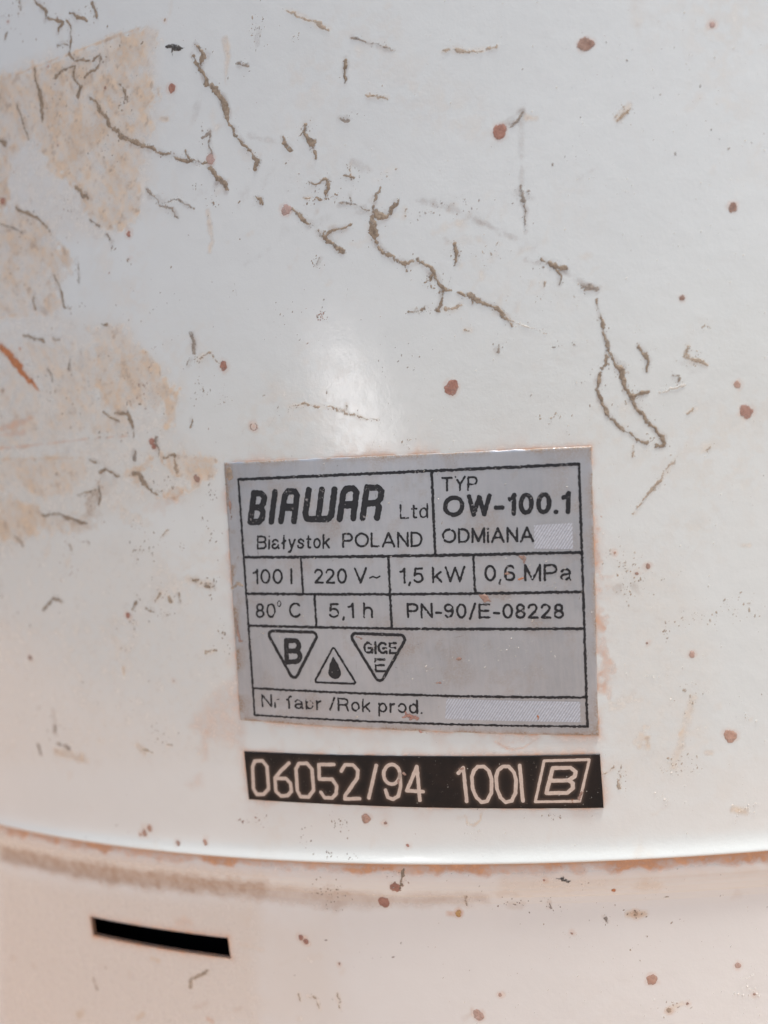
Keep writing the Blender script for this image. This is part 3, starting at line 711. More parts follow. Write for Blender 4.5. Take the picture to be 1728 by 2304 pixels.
# ------------------------------------------------------------------ scene helpers
def mesh_obj(name, verts, faces, mat, parent=None, smooth_shade=True):
    me = bpy.data.meshes.new(name)
    me.from_pydata([tuple(map(float, v)) for v in verts], [], faces)
    me.materials.append(mat)
    if smooth_shade:
        me.polygons.foreach_set('use_smooth', np.ones(len(me.polygons), bool))
    me.update()
    o = bpy.data.objects.new(name, me)
    scene.collection.objects.link(o)
    if parent is not None:
        o.parent = parent
    return o

def quad_mesh(name, V, Q, mat, parent=None):
    me = bpy.data.meshes.new(name)
    me.vertices.add(len(V)); me.vertices.foreach_set('co', np.ascontiguousarray(V, np.float32).ravel())
    me.loops.add(Q.size); me.loops.foreach_set('vertex_index', np.ascontiguousarray(Q, np.int32).ravel())
    me.polygons.add(len(Q))
    me.polygons.foreach_set('loop_start', np.arange(0, Q.size, 4, dtype=np.int32))
    me.polygons.foreach_set('use_smooth', np.ones(len(Q), bool))
    me.materials.append(mat)
    me.update(calc_edges=True); me.validate()
    o = bpy.data.objects.new(name, me)
    scene.collection.objects.link(o)
    if parent is not None:
        o.parent = parent
    return o

def march(name, box, cell, fn, mat, parent, base=None, height=None, sink=0.01, soft=0.13):
    """mesh of the region fn(S,Z) < 0 on the wall, cut cleanly along its outline"""
    s0, z0, s1, z1 = box
    ns = max(3, int((s1 - s0) / cell) + 2); nz = max(3, int((z1 - z0) / cell) + 2)
    gs = s0 + cell * np.arange(ns); gz = z0 + cell * np.arange(nz)
    S, Z = np.meshgrid(gs, gz, indexing='ij')
    F = fn(S, Z)
    F = np.where(np.abs(F) < 1e-6, 1e-6, F)
    ins = F < 0
    cnt = ins[:-1, :-1].astype(int) + ins[1:, :-1] + ins[1:, 1:] + ins[:-1, 1:]
    cells = np.argwhere(cnt > 0)
    pts = []; val = []; idx = {}; faces = []
    def corner(i, j):
        k = (i, j)
        if k not in idx:
            idx[k] = len(pts); pts.append((gs[i], gz[j])); val.append(F[i, j])
        return idx[k]
    def cut(i, j, p, q):
        k = (i, j, p, q) if (i, j) < (p, q) else (p, q, i, j)
        if k not in idx:
            a, b = F[i, j], F[p, q]; t = a / (a - b)
            idx[k] = len(pts); pts.append((gs[i] + t * (gs[p] - gs[i]), gz[j] + t * (gz[q] - gz[j]))); val.append(0.0)
        return idx[k]
    for i, j in cells:
        ring = ((i, j), (i + 1, j), (i + 1, j + 1), (i, j + 1))
        f = []
        for a in range(4):
            p = ring[a]; q = ring[(a + 1) % 4]
            if ins[p]: f.append(corner(*p))
            if ins[p] != ins[q]: f.append(cut(*p, *q))
        if len(f) >= 3: faces.append(f)
    if not faces: return None
    P = np.array(pts); val = np.array(val)
    r = (rad_at(P[:, 0], P[:, 1]) if base is None else np.full(len(P), float(base)))
    if height is not None:
        r = r + height(P[:, 0], P[:, 1], -val) - sink * (val > -1e-9)
    o = mesh_obj(name, wrap(P[:, 0], P[:, 1], r), faces, mat, parent)
    at = o.data.attributes.new('cover', 'FLOAT', 'POINT')
    at.data.foreach_set('value', np.clip(-val / soft, 0, 1).astype(np.float32))
    return o

def bounds(pts, pad):
    a = np.array([p[:2] for p in pts]); w = max([p[2] for p in pts if len(p) > 2] + [0]) / 2
    lo = a.min(0) - w - pad; hi = a.max(0) + w + pad
    return lo[0], lo[1], hi[0], hi[1]

# ------------------------------------------------------------------ materials
def new_mat(name):
    mt = bpy.data.materials.new(name); mt.use_nodes = True
    n = mt.node_tree; b = n.nodes['Principled BSDF']
    return mt, n, b
def node(n, typ, **kw):
    x = n.nodes.new(typ)
    for k, v in kw.items():
        if k in x.inputs: x.inputs[k].default_value = v
        else: setattr(x, k, v)
    return x
def coords(n):
    return n.nodes.new('ShaderNodeTexCoord').outputs['Object']
def noise_tex(n, scale, detail=4, rough=0.6, vec=None):
    t = n.nodes.new('ShaderNodeTexNoise')
    t.inputs['Scale'].default_value = scale; t.inputs['Detail'].default_value = detail; t.inputs['Roughness'].default_value = rough
    n.links.new(vec if vec is not None else coords(n), t.inputs['Vector'])
    return t.outputs['Fac']
def ramp(n, sock, lo, hi, a=0.0, b=1.0):
    r = n.nodes.new('ShaderNodeMapRange'); r.inputs['From Min'].default_value = lo; r.inputs['From Max'].default_value = hi
    r.inputs['To Min'].default_value = a; r.inputs['To Max'].default_value = b
    n.links.new(sock, r.inputs['Value']); return r.outputs['Result']
def math_n(n, op, a, b=None):
    x = n.nodes.new('ShaderNodeMath'); x.operation = op
    for i, v in enumerate((a, b)):
        if v is None: continue
        if isinstance(v, (int, float)): x.inputs[i].default_value = v
        else: n.links.new(v, x.inputs[i])
    return x.outputs[0]
def mix(n, fac, a, b):
    x = n.nodes.new('ShaderNodeMix'); x.data_type = 'RGBA'
    if isinstance(fac, (int, float)): x.inputs[0].default_value = fac
    else: n.links.new(fac, x.inputs[0])
    for i, v in ((6, a), (7, b)):
        if isinstance(v, tuple): x.inputs[i].default_value = (*v, 1)
        else: n.links.new(v, x.inputs[i])
    return x.outputs[2]
def bump(n, b, sock, strength, dist):
    x = n.nodes.new('ShaderNodeBump'); x.inputs['Strength'].default_value = strength; x.inputs['Distance'].default_value = dist
    n.links.new(sock, x.inputs['Height']); n.links.new(x.outputs[0], b.inputs['Normal'])

def enamel(name, white, grit=1.0, grime_shade=(0.27, 0.22, 0.18)):
    mt, n, b = new_mat(name)
    at = n.nodes.new('ShaderNodeAttribute'); at.attribute_name = 'stain'
    sep = n.nodes.new('ShaderNodeSeparateColor'); n.links.new(at.outputs['Color'], sep.inputs[0])
    c = coords(n)
    big = noise_tex(n, 90, 4, 0.6, c); mid = noise_tex(n, 700, 5, 0.7, c); fine = noise_tex(n, 3500, 3, 0.6, c)
    col = mix(n, ramp(n, big, 0.3, 0.7), tuple(0.965 * v for v in white), white)
    # tan wash: cloudy, with a hard dried edge
    k = math_n(n, 'MULTIPLY', sep.outputs[0], ramp(n, mid, 0.30, 0.66, 0.95 - 0.55 * grit, 1.0 + 0.35 * grit))
    k = math_n(n, 'MULTIPLY', k, ramp(n, fine, 0.25, 0.75, 1.0 - 0.2 * grit, 1.0 + 0.15 * grit))
    tan = mix(n, ramp(n, mid, 0.35, 0.65, 0.5 - 0.5 * grit, 0.5 + 0.5 * grit), (0.53, 0.40, 0.265), (0.73, 0.605, 0.45))
    col = mix(n, math_n(n, 'MINIMUM', k, 1.0), col, tan)
    k2 = math_n(n, 'MULTIPLY', sep.outputs[2], ramp(n, mid, 0.42, 0.62, 0.8 - 0.65 * grit, 1.0 + 0.35 * grit))
    col = mix(n, math_n(n, 'MINIMUM', k2, 1.0), col, grime_shade)
    k1 = math_n(n, 'MULTIPLY', sep.outputs[1], ramp(n, mid, 0.3, 0.65, 0.45, 1.3))
    rust = mix(n, ramp(n, mid, 0.35, 0.65), (0.44, 0.19, 0.085), (0.66, 0.35, 0.19))
    col = mix(n, math_n(n, 'MINIMUM', k1, 1.0), col, rust)
    n.links.new(col, b.inputs['Base Color'])
    dirt = math_n(n, 'MAXIMUM', k, math_n(n, 'MAXIMUM', k1, k2))
    rg = math_n(n, 'ADD', ramp(n, dirt, 0, 0.7, 0.0, 0.35), ramp(n, mid, 0.3, 0.7, 0.08, 0.19))
    n.links.new(rg, b.inputs['Roughness'])
    b.inputs['IOR'].default_value = 1.85
    h = math_n(n, 'ADD', math_n(n, 'MULTIPLY', noise_tex(n, 420, 2, 0.5, c), 1.0), math_n(n, 'MULTIPLY', fine, 0.35))
    bump(n, b, h, 0.08, 0.0004)
    return mt

def crust(name, ca, cb, rough=0.9, scale=2500, film=0.0):
    mt, n, b = new_mat(name)
    c = coords(n)
    f = noise_tex(n, scale, 4, 0.7, c)
    col = mix(n, ramp(n, f, 0.3, 0.7), ca, cb)
    if film:
        col = mix(n, ramp(n, noise_tex(n, 1500, 3, 0.6, c), 0.45, 0.7, 0.0, 0.55), col, tuple(0.62 * v for v in ca))
    n.links.new(col, b.inputs['Base Color'])
    b.inputs['Roughness'].default_value = rough
    b.inputs['Specular IOR Level'].default_value = 0.25
    bump(n, b, f, 0.5, 0.00008)
    if film:                                   # thin crust: broken, see-through at its edge
        at = n.nodes.new('ShaderNodeAttribute'); at.attribute_name = 'cover'
        g = noise_tex(n, 4200, 3, 0.7, c)
        k = math_n(n, 'ADD', at.outputs['Fac'], math_n(n, 'MULTIPLY', math_n(n, 'SUBTRACT', g, 0.5), 1.5))
        big = noise_tex(n, 1100, 3, 0.6, c)
        k = math_n(n, 'ADD', k, ramp(n, big, 0.3, 0.6, -0.45, 0.12))
        n.links.new(ramp(n, k, 0.0, 0.9, 0.0, film), b.inputs['Alpha'])
    return mt

M = {}
M['paint'] = enamel('white_enamel', (0.72, 0.77, 0.755))
M['cover'] = enamel('white_enamel_cover', (0.735, 0.765, 0.75), 0.1, (0.40, 0.28, 0.20))  # last colour tints both the grime and the painted shade band
M['m'] = crust('dried_mud', (0.26, 0.205, 0.15), (0.47, 0.395, 0.305), film=0.88)
M['g'] = crust('grey_dirt', (0.27, 0.235, 0.20), (0.50, 0.45, 0.39), film=0.72)
M['t'] = crust('tan_crust', (0.42, 0.33, 0.235), (0.58, 0.48, 0.37), film=0.60)
M['o'] = crust('orange_rust', (0.50, 0.19, 0.08), (0.64, 0.30, 0.15), film=0.90)
M['d'] = crust('dark_grit', (0.05, 0.05, 0.05), (0.15, 0.145, 0.135), film=0.95)
M['w'] = crust('pale_grit', (0.66, 0.62, 0.55), (0.78, 0.75, 0.69), 0.55, film=0.75)
M['r'] = crust('rust_red', (0.38, 0.19, 0.145), (0.50, 0.29, 0.23), 0.7, film=0.92)
M['r2'] = crust('rust_red_faded', (0.44, 0.26, 0.21), (0.52, 0.34, 0.28), 0.7, film=0.90)
M['p'] = crust('rust_pink', (0.52, 0.37, 0.33), (0.60, 0.45, 0.41), 0.7, film=0.85)
M['p2'] = crust('rust_pale', (0.54, 0.36, 0.29), (0.64, 0.48, 0.41), 0.7, film=0.85)
M['b'] = crust('rust_brown', (0.36, 0.23, 0.18), (0.48, 0.34, 0.28), 0.7, film=0.90)
M['o2'] = crust('rust_orange_pale', (0.52, 0.31, 0.23), (0.62, 0.43, 0.34), 0.7, film=0.88)
M['q'] = M['b']
M['y'] = crust('rust_yellow', (0.62, 0.36, 0.12), (0.70, 0.48, 0.24), 0.7, film=0.85)
M['k'] = crust('scratch_dark', (0.12, 0.12, 0.125), (0.22, 0.22, 0.22), 0.5, film=0.80)

def plate_mat():
    mt, n, b = new_mat('grey_foil')
    c = coords(n)
    mp = n.nodes.new('ShaderNodeMapping'); mp.inputs['Scale'].default_value = (1, 1, 0.12); mp.inputs['Rotation'].default_value = (0, 0.6, 0)
    n.links.new(c, mp.inputs['Vector'])
    grain = noise_tex(n, 3000, 3, 0.6, mp.outputs[0]); cloud = noise_tex(n, 130, 5, 0.65, c); fine = noise_tex(n, 5000, 3, 0.7, c)
    col = mix(n, ramp(n, cloud, 0.3, 0.7), (0.37, 0.39, 0.42), (0.47, 0.49, 0.52))
    col = mix(n, ramp(n, grain, 0.35, 0.65, 0, 0.35), col, (0.50, 0.505, 0.515))
    at = n.nodes.new('ShaderNodeAttribute'); at.attribute_name = 'stain'
    sep = n.nodes.new('ShaderNodeSeparateColor'); n.links.new(at.outputs['Color'], sep.inputs[0])
    dirt = math_n(n, 'MULTIPLY', sep.outputs[0], ramp(n, fine, 0.35, 0.62, 0.2, 1.2))
    col = mix(n, math_n(n, 'MINIMUM', dirt, 1.0), col, (0.30, 0.22, 0.15))
    n.links.new(col, b.inputs['Base Color'])
    n.links.new(ramp(n, dirt, 0, 0.6, 0.55, 0.1), b.inputs['Metallic'])
    n.links.new(ramp(n, fine, 0.3, 0.7, 0.30, 0.46), b.inputs['Roughness'])
    bump(n, b, fine, 0.25, 0.00005)
    return mt
def ink_mat():
    mt, n, b = new_mat('black_print')
    c = coords(n)
    w = noise_tex(n, 2600, 3, 0.75, c); w2 = noise_tex(n, 500, 2, 0.5, c)
    k = math_n(n, 'ADD', w, math_n(n, 'MULTIPLY', w2, 0.35))
    col = mix(n, ramp(n, k, 0.82, 0.90), (0.010, 0.011, 0.015), (0.34, 0.33, 0.33))
    n.links.new(col, b.inputs['Base Color'])
    b.inputs['Roughness'].default_value = 0.45
    return mt
def strip_mat():
    mt, n, b = new_mat('black_plate')
    c = coords(n)
    at = n.nodes.new('ShaderNodeAttribute'); at.attribute_name = 'stain'
    sep = n.nodes.new('ShaderNodeSeparateColor'); n.links.new(at.outputs['Color'], sep.inputs[0])
    cloud = noise_tex(n, 250, 4, 0.65, c); w = noise_tex(n, 3000, 3, 0.75, c)
    col = mix(n, ramp(n, cloud, 0.35, 0.65), (0.008, 0.008, 0.009), (0.018, 0.013, 0.012))
    col = mix(n, ramp(n, w, 0.66, 0.76), col, (0.16, 0.14, 0.12))
    col = mix(n, sep.outputs[0], col, (0.42, 0.29, 0.22))
    n.links.new(col, b.inputs['Base Color'])
    b.inputs['Roughness'].default_value = 0.42
    b.inputs['Specular IOR Level'].default_value = 0.22
    bump(n, b, w, 0.2, 0.00004)
    return mt
M['plate'] = plate_mat()
M['ink'] = ink_mat()
M['strip'] = strip_mat()
M['etch'] = crust('bare_etched_metal', (0.56, 0.46, 0.385), (0.66, 0.56, 0.48), 0.5)
M['hatch'] = crust('pale_print', (0.48, 0.52, 0.57), (0.56, 0.60, 0.65), 0.5)
M['hatch_fill'] = crust('pale_print_ground', (0.36, 0.38, 0.42), (0.42, 0.44, 0.48), 0.5)
M['foam'] = crust('dark_insulation', (0.012, 0.011, 0.010), (0.02, 0.018, 0.017))
M['soil'] = crust('grey_ground', (0.15, 0.145, 0.13), (0.24, 0.23, 0.21), 0.95, 30)
M['brick'] = crust('terracotta_bounce', (0.36, 0.24, 0.17), (0.45, 0.32, 0.235), 0.9, 60)
M['reflector_tin'] = crust('reflector_sheet', (0.80, 0.81, 0.83), (0.88, 0.89, 0.90), 0.64, 20)
M['reflector_tin'].node_tree.nodes['Principled BSDF'].inputs['Metallic'].default_value = 1.0

# ------------------------------------------------------------------ ground
gm = mesh_obj('ground', [(-40, -40, 0), (40, -40, 0), (40, 40, 0), (-40, 40, 0)], [(0, 1, 2, 3)], M['soil'])
gm['kind'] = 'structure'
# unseen terracotta paving added under the heater for warm bounce on its lower wall
pv = mesh_obj('bounce_paving', [(-1.6, -0.50, 0.004), (1.6, -0.50, 0.004), (1.6, 0.50, 0.004), (-1.6, 0.50, 0.004)], [(0, 1, 2, 3)], M['brick'])
pv['kind'] = 'structure'
# unseen board added behind the camera for the soft reflection above the plate
def add_reflector():
    root = bpy.data.objects.new('glow_reflector', None); scene.collection.objects.link(root)
    root['label'] = 'unseen sheet-metal board mirrored as a soft glow above the rating plate'; root['category'] = 'reflector'
    for side in (1, -1):
        bm = bmesh.new()
        q = [(-0.16, 0.60, 0.0), (0.16, 0.60, 0.0), (0.16, 0.0, 0.70), (-0.16, 0.0, 0.70)]
        n = Vector((0, 0.78, 0.62)).normalized() * 0.018
        a = [bm.verts.new((x, y * side, z)) for x, y, z in q]
        b = [bm.verts.new((x - 0, y * side - n.y * side, z - n.z)) for x, y, z in q]
        bm.faces.new(a); bm.faces.new(b[::-1])
        for i in range(4): bm.faces.new((a[i], b[i], b[(i + 1) % 4], a[(i + 1) % 4]))
        bmesh.ops.recalc_face_normals(bm, faces=bm.faces)
        me = bpy.data.meshes.new('reflector_panel'); bm.to_mesh(me); bm.free(); me.materials.append(M['reflector_tin'])
        o = bpy.data.objects.new('reflector_panel', me); scene.collection.objects.link(o); o.parent = root
    root.location = (-1.30, -3.35, 0.02); root.rotation_euler = (0, 0, math.radians(-45))
add_reflector()

# ------------------------------------------------------------------ the water heater
heater = bpy.data.objects.new('water_heater', None)
scene.collection.objects.link(heater)
heater['label'] = 'rust-spotted white enamelled water heater with grey rating plate and mud streaks'
heater['category'] = 'water heater'

def stain_shade_field(S, Z):
    """tan wash, rust and grime masks on the wall"""
    T = np.zeros(S.shape + (4,), np.float32); T[..., 3] = 1
    wob = (fbm(S, Z, 2.2, 4, 3) - 0.5)
    wob2 = (fbm(S, Z, 0.7, 3, 5) - 0.5)
    cloud = fbm(S, Z, 5.0, 5, 21)
    streak = smooth(0.3, 0.7, fbm(S * 0.9 + Z * 0.4, (Z * 0.9 - S * 0.4) * 0.35, 0.8, 3, 23))
    bare = smooth(0.36, 0.5, fbm(S, Z, 2.6, 4, 27))
    def window(b):
        i0, i1 = np.searchsorted(S[:, 0], [b[0], b[2]]); j0, j1 = np.searchsorted(Z[0], [b[1], b[3]])
        return slice(i0, i1), slice(j0, j1)
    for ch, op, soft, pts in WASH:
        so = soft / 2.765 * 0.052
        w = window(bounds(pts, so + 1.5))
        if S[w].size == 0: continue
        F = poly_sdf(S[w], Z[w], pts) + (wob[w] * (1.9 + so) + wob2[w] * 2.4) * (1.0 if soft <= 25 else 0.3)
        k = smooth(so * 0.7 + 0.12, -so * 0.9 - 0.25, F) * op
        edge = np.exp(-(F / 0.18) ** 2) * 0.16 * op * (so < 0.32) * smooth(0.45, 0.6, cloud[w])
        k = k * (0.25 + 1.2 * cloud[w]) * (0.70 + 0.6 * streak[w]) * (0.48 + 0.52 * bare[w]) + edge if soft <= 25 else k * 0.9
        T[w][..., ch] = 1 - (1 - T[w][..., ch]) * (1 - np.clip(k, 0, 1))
    for ch, op, pts in SMEAR:
        w = window(bounds(pts, 0.8))
        if S[w].size == 0: continue
        wd = max(p[2] for p in pts)
        F = stroke(S[w], Z[w], pts) + wob2[w] * min(0.5, wd) + wob[w] * 0.3
        k = smooth(0.05 + 0.22 * wd, -0.35 * wd, F) * op * 1.25
        T[w][..., ch] = 1 - (1 - T[w][..., ch]) * (1 - np.clip(k, 0, 1))
    # grit caught in the stains, loose smudges and a thin uneven film of dust
    g = smooth(0.60, 0.74, fbm(S, Z, 0.55, 3, 51)) * T[..., 0] * np.where(Z > 0, 0.55, 0.05)
    T[..., 2] = 1 - (1 - T[..., 2]) * (1 - g)
    film = smooth(0.50, 0.80, fbm(S, Z, 9.0, 5, 53)) * smooth(0.35, 0.65, fbm(S, Z, 0.9, 3, 55)) * np.where(Z > 0, 0.16, 0.04)
    T[..., 0] = 1 - (1 - T[..., 0]) * (1 - film)
    rs = np.random.default_rng(77)
    for i in range(260):
        if i < 90: c0, c1 = -95 + 70 * rs.random() ** 1.3, rs.uniform(30, 112)
        elif i < 150: u = rs.random(); c0, c1 = -32 + 37 * u + rs.normal(0, 4), 80 - 15 * u + rs.normal(0, 3)
        else: c0, c1 = rs.uniform(-98, 33), rs.uniform(-34, 112)
        r = 0.25 + 1.1 * rs.random() ** 2; an = rs.normal(0.6, 0.5); ln = rs.uniform(0.2, 2.2)
        q = [(c0 - ln * math.cos(an), c1 - ln * math.sin(an), r * 0.4), (c0, c1, r), (c0 + ln * math.cos(an), c1 + ln * math.sin(an), r * 0.3)]
        w = window(bounds(q, 0.8))
        if S[w].size == 0: continue
        F = stroke(S[w], Z[w], q) + wob2[w] * 1.2
        k = smooth(0.3, -0.45, F) * rs.uniform(0.05, 0.24)
        ch = rs.choice([0, 0, 2])
        T[w][..., ch] = 1 - (1 - T[w][..., ch]) * (1 - k)
    # thin film of dirt around the mud streaks
    for kk, pts in MUD:
        if kk in 'wd': continue
        wide = [(p[0], p[1], p[2] * 1.25 + 0.12) for p in pts]
        w = window(bounds(wide, 0.6))
        if S[w].size == 0: continue
        F = stroke(S[w], Z[w], wide) + wob2[w] * 0.45
        k = smooth(0.28, -0.22, F) * (0.42 if kk in 'mg' else 0.25)
        ch = {'o': 1, 't': 0}.get(kk, 2)
        T[w][..., ch] = 1 - (1 - T[w][..., ch]) * (1 - np.clip(k, 0, 1))
    for s0, z0, r, kk in DROPS:
        w = window((s0 - r - 1, z0 - r - 1, s0 + r + 1, z0 + r + 1))
        if S[w].size == 0: continue
        k = smooth(r + 0.38, r - 0.1, np.hypot(S[w] - s0, Z[w] - z0) + wob2[w] * 0.7) * 0.26
        T[w][..., 1] = 1 - (1 - T[w][..., 1]) * (1 - k)
    # rust creeping from under the plates
    n1 = fbm(S, Z, 2.5, 4, 31)
    for rect, a in ((PLATE, 0.85), (STRIP, 0.75)):
        d = rect_sdf(S, Z, rect)
        k = np.exp(-np.maximum(d, 0) / 0.22) * a * smooth(0.25, 0.55, n1) + np.exp(-np.maximum(d, 0) / 1.1) * 0.28 * smooth(0.4, 0.75, n1)
        k = k * (d < 6)
        T[..., 1] = 1 - (1 - T[..., 1]) * (1 - np.clip(k, 0, 1))
    return T

def shell(name, s_arr, z_arr, offs, mat, stain=True, hole=None):
    ns, nz = len(s_arr), len(z_arr)
    S, Z = np.meshgrid(s_arr, z_arr, indexing='ij')
    Zs = Z.copy()
    if hole is not None:
        fade = np.exp(-np.maximum(np.abs(S - hole[0]) - hole[2] / 2, 0) / 3) * np.exp(-np.maximum(np.abs(Z - hole[1]) - hole[3] / 2, 0) / 2)
        Zs = Z + math.tan(hole[4]) * (S - hole[0]) * fade
    V = wrap(S, Zs, R + offs[None, :]).reshape(-1, 3)
    I = np.arange(ns * nz).reshape(ns, nz)
    A = I; B = np.roll(I, -1, 0)
    Q = np.stack([A[:, :-1], B[:, :-1], B[:, 1:], A[:, 1:]], -1)
    if hole is not None:
        sc = (s_arr + np.roll(s_arr, -1)) / 2; zc = (z_arr[:-1] + z_arr[1:]) / 2
        hs = np.abs(sc - hole[0]) < hole[2] / 2; hs[-1] = False
        hz = np.abs(zc - hole[1]) < hole[3] / 2
        keep = ~(hs[:, None] & hz[None, :])
        ii = np.where(hs)[0]; jj = np.where(hz)[0]
        loop = [(i, jj[0]) for i in range(ii[0], ii[-1] + 2)] + [(ii[-1] + 1, j) for j in range(jj[0] + 1, jj[-1] + 2)]
        loop += [(i, jj[-1] + 1) for i in range(ii[-1], ii[0] - 1, -1)] + [(ii[0], j) for j in range(jj[-1], jj[0], -1)]
        ring = np.array([I[i, j] for i, j in loop])
        Q = Q[keep]
        base = len(V)
        inner = V[ring].copy(); f = (R - 0.5) / R
        inner[:, 0] *= f; inner[:, 1] *= f
        V = np.concatenate([V, inner])
        k = np.arange(len(ring)); k2 = np.roll(k, -1)
        Q = np.concatenate([Q, np.stack([ring[k2], ring[k], base + k, base + k2], -1)])
    Q = Q.reshape(-1, 4)
    o = quad_mesh(name, V, Q, mat, heater)
    if stain:
        T = stain_shade_field(S, Z)
        if hole is not None:
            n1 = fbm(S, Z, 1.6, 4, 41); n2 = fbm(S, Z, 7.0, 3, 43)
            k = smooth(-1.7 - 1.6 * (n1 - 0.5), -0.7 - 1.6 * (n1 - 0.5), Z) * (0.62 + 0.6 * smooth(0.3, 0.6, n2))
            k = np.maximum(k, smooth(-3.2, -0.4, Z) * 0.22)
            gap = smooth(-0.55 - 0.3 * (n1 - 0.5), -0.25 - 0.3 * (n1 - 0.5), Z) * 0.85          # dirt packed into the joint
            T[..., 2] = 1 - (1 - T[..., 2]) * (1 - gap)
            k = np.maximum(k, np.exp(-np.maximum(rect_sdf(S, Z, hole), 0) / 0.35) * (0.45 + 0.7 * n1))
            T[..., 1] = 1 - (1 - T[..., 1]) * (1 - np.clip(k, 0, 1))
        a = o.data.color_attributes.new('stain', 'FLOAT_COLOR', 'POINT')
        full = np.zeros((len(V), 4), np.float32); full[:, 3] = 1
        full[:ns * nz] = T.reshape(-1, 4)
        if hole is not None: full[ns * nz:, 1] = 0.6; full[ns * nz:, 2] = 1.0
        a.data.foreach_set('color', full.ravel())
    return o

half = math.pi * R
def s_axis(lo, hi, step, extra=()):
    d = np.arange(lo, hi, step)
    a = np.concatenate([np.linspace(-half, lo, 60, endpoint=False), d, np.linspace(hi, half, 60, endpoint=False), extra])
    return np.unique(np.round(a, 4))

CELL = 0.18
# jacket with its flared lower lip
zs = np.concatenate([LIP[::-1, 0], np.arange(4.0, 122, CELL), np.linspace(124, 560, 30)])
of = np.concatenate([LIP[::-1, 1], np.zeros(len(zs) - len(LIP))])
zs = np.concatenate([[0.55, 0.05], zs]); of = np.concatenate([[-0.3, 0.12], of])
zmono = zs.copy(); zmono[:2] = [-0.02, -0.01]
def jacket_build():
    o = shell('jacket', s_axis(-112, 48, CELL), np.concatenate([[-0.02, -0.01], zs[2:]]), of, M['paint'])
    return o
jacket = jacket_build()
# curl the two hidden innermost rings up behind the lip
_co = np.empty(len(jacket.data.vertices) * 3, np.float32); jacket.data.vertices.foreach_get('co', _co)
_co = _co.reshape(-1, len(zs), 3); _co[:, 0, 2] += 0.6 * MM; _co[:, 1, 2] += 0.02 * MM
jacket.data.vertices.foreach_set('co', _co.ravel()); jacket.data.update()

# bottom cover with the slot
sl0, sl1 = SLOT[0] - SLOT[2] / 2, SLOT[0] + SLOT[2] / 2
zl0, zl1 = SLOT[1] - SLOT[3] / 2, SLOT[1] + SLOT[3] / 2
cz = np.concatenate([np.linspace(-112, -46, 12), np.arange(-45, -6.3, 0.22), COVER[::-1, 0], [zl0, zl1]])
fine = np.arange(-6.1, 0.6, 0.12)
cz = np.unique(np.round(np.concatenate([cz, fine]), 3))
from numpy import interp
co = interp(cz, COVER[::-1, 0], COVER[::-1, 1])
# smooth the bead
for _ in range(6):
    sm = co.copy(); sm[1:-1] = (co[:-2] + 2 * co[1:-1] + co[2:]) / 4
    co = np.where(cz > -6.5, sm, co)
bottom = np.array([(-119.5, -12.0), (-118.5, -5.0), (-116, -1.5)])
cz = np.concatenate([bottom[:, 0], cz]); co = np.concatenate([bottom[:, 1], co])
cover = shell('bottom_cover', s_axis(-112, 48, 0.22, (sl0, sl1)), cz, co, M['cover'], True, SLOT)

# closed top, underside and the dark insulation seen through the slot
def lathe(name, prof, mat, parent, n=96):
    V = []; F = []
    for r, z in prof:
        for i in range(n):
            a = 2 * math.pi * i / n
            V.append((r * math.sin(a) * MM, -r * math.cos(a) * MM, (z + RIM) * MM))
    for j in range(len(prof) - 1):
        for i in range(n):
            F.append((j * n + i, j * n + (i + 1) % n, (j + 1) * n + (i + 1) % n, (j + 1) * n + i))
    return mesh_obj(name, V, F, mat, parent)
lathe('top_cover', [(R + 0.5, 555), (R + 1.0, 562), (R - 1, 574), (R - 10, 586), (R - 60, 602), (R - 140, 612), (1, 615)], M['paint'], heater)
lathe('base_plate', [(R - 10, -119.4), (R - 60, -119.6), (1, -119.7)], M['paint'], heater)
lathe('insulation', [(1, -100), (R - 8, -100), (R - 8, 540), (1, 540)], M['foam'], heater)

# ------------------------------------------------------------------ rating plate and serial strip
def plate(name, rect, mat, cell=0.25, jag=0.04, stain_fn=None):
    nu = int(rect[2] / cell) + 1; nv = int(rect[3] / cell) + 1
    u = np.linspace(-rect[2] / 2, rect[2] / 2, nu); v = np.linspace(-rect[3] / 2, rect[3] / 2, nv)
    # rounded edge: thin rows sinking to the wall all around
    e = 0.05
    u = np.concatenate([[u[0] - e, u[0] - e], u, [u[-1] + e, u[-1] + e]]); v = np.concatenate([[v[0] - e, v[0] - e], v, [v[-1] + e, v[-1] + e]])
    U, Vv = np.meshgrid(u, v, indexing='ij')
    H = np.full(U.shape, PLATE_T)
    for k, h in ((0, -0.05), (1, PLATE_T - 0.03)):
        H[k, :] = np.minimum(H[k, :], h); H[-1 - k, :] = np.minimum(H[-1 - k, :], h); H[:, k] = np.minimum(H[:, k], h); H[:, -1 - k] = np.minimum(H[:, -1 - k], h)
    jn = (fbm(U, Vv, 1.2, 3, 61) - 0.5) * 2 * jag
    edge = (np.abs(U) > rect[2] / 2 - 0.01) | (np.abs(Vv) > rect[3] / 2 - 0.01)
    U2 = U + np.where(edge, jn, 0); V2 = Vv + np.where(edge, -jn, 0)
    c, s = math.cos(rect[4]), math.sin(rect[4])
    S = rect[0] + c * U2 - s * V2; Z = rect[1] + s * U2 + c * V2
    X = wrap(S, Z, R + H).reshape(-1, 3)
    I = np.arange(U.size).reshape(U.shape)
    Q = np.stack([I[:-1, :-1], I[1:, :-1], I[1:, 1:], I[:-1, 1:]], -1).reshape(-1, 4)
    o = quad_mesh(name, X, Q, mat, heater)
    if stain_fn is not None:
        a = o.data.color_attributes.new('stain', 'FLOAT_COLOR', 'POINT')
        a.data.foreach_set('color', stain_fn(S, Z).astype(np.float32).ravel())
    return o
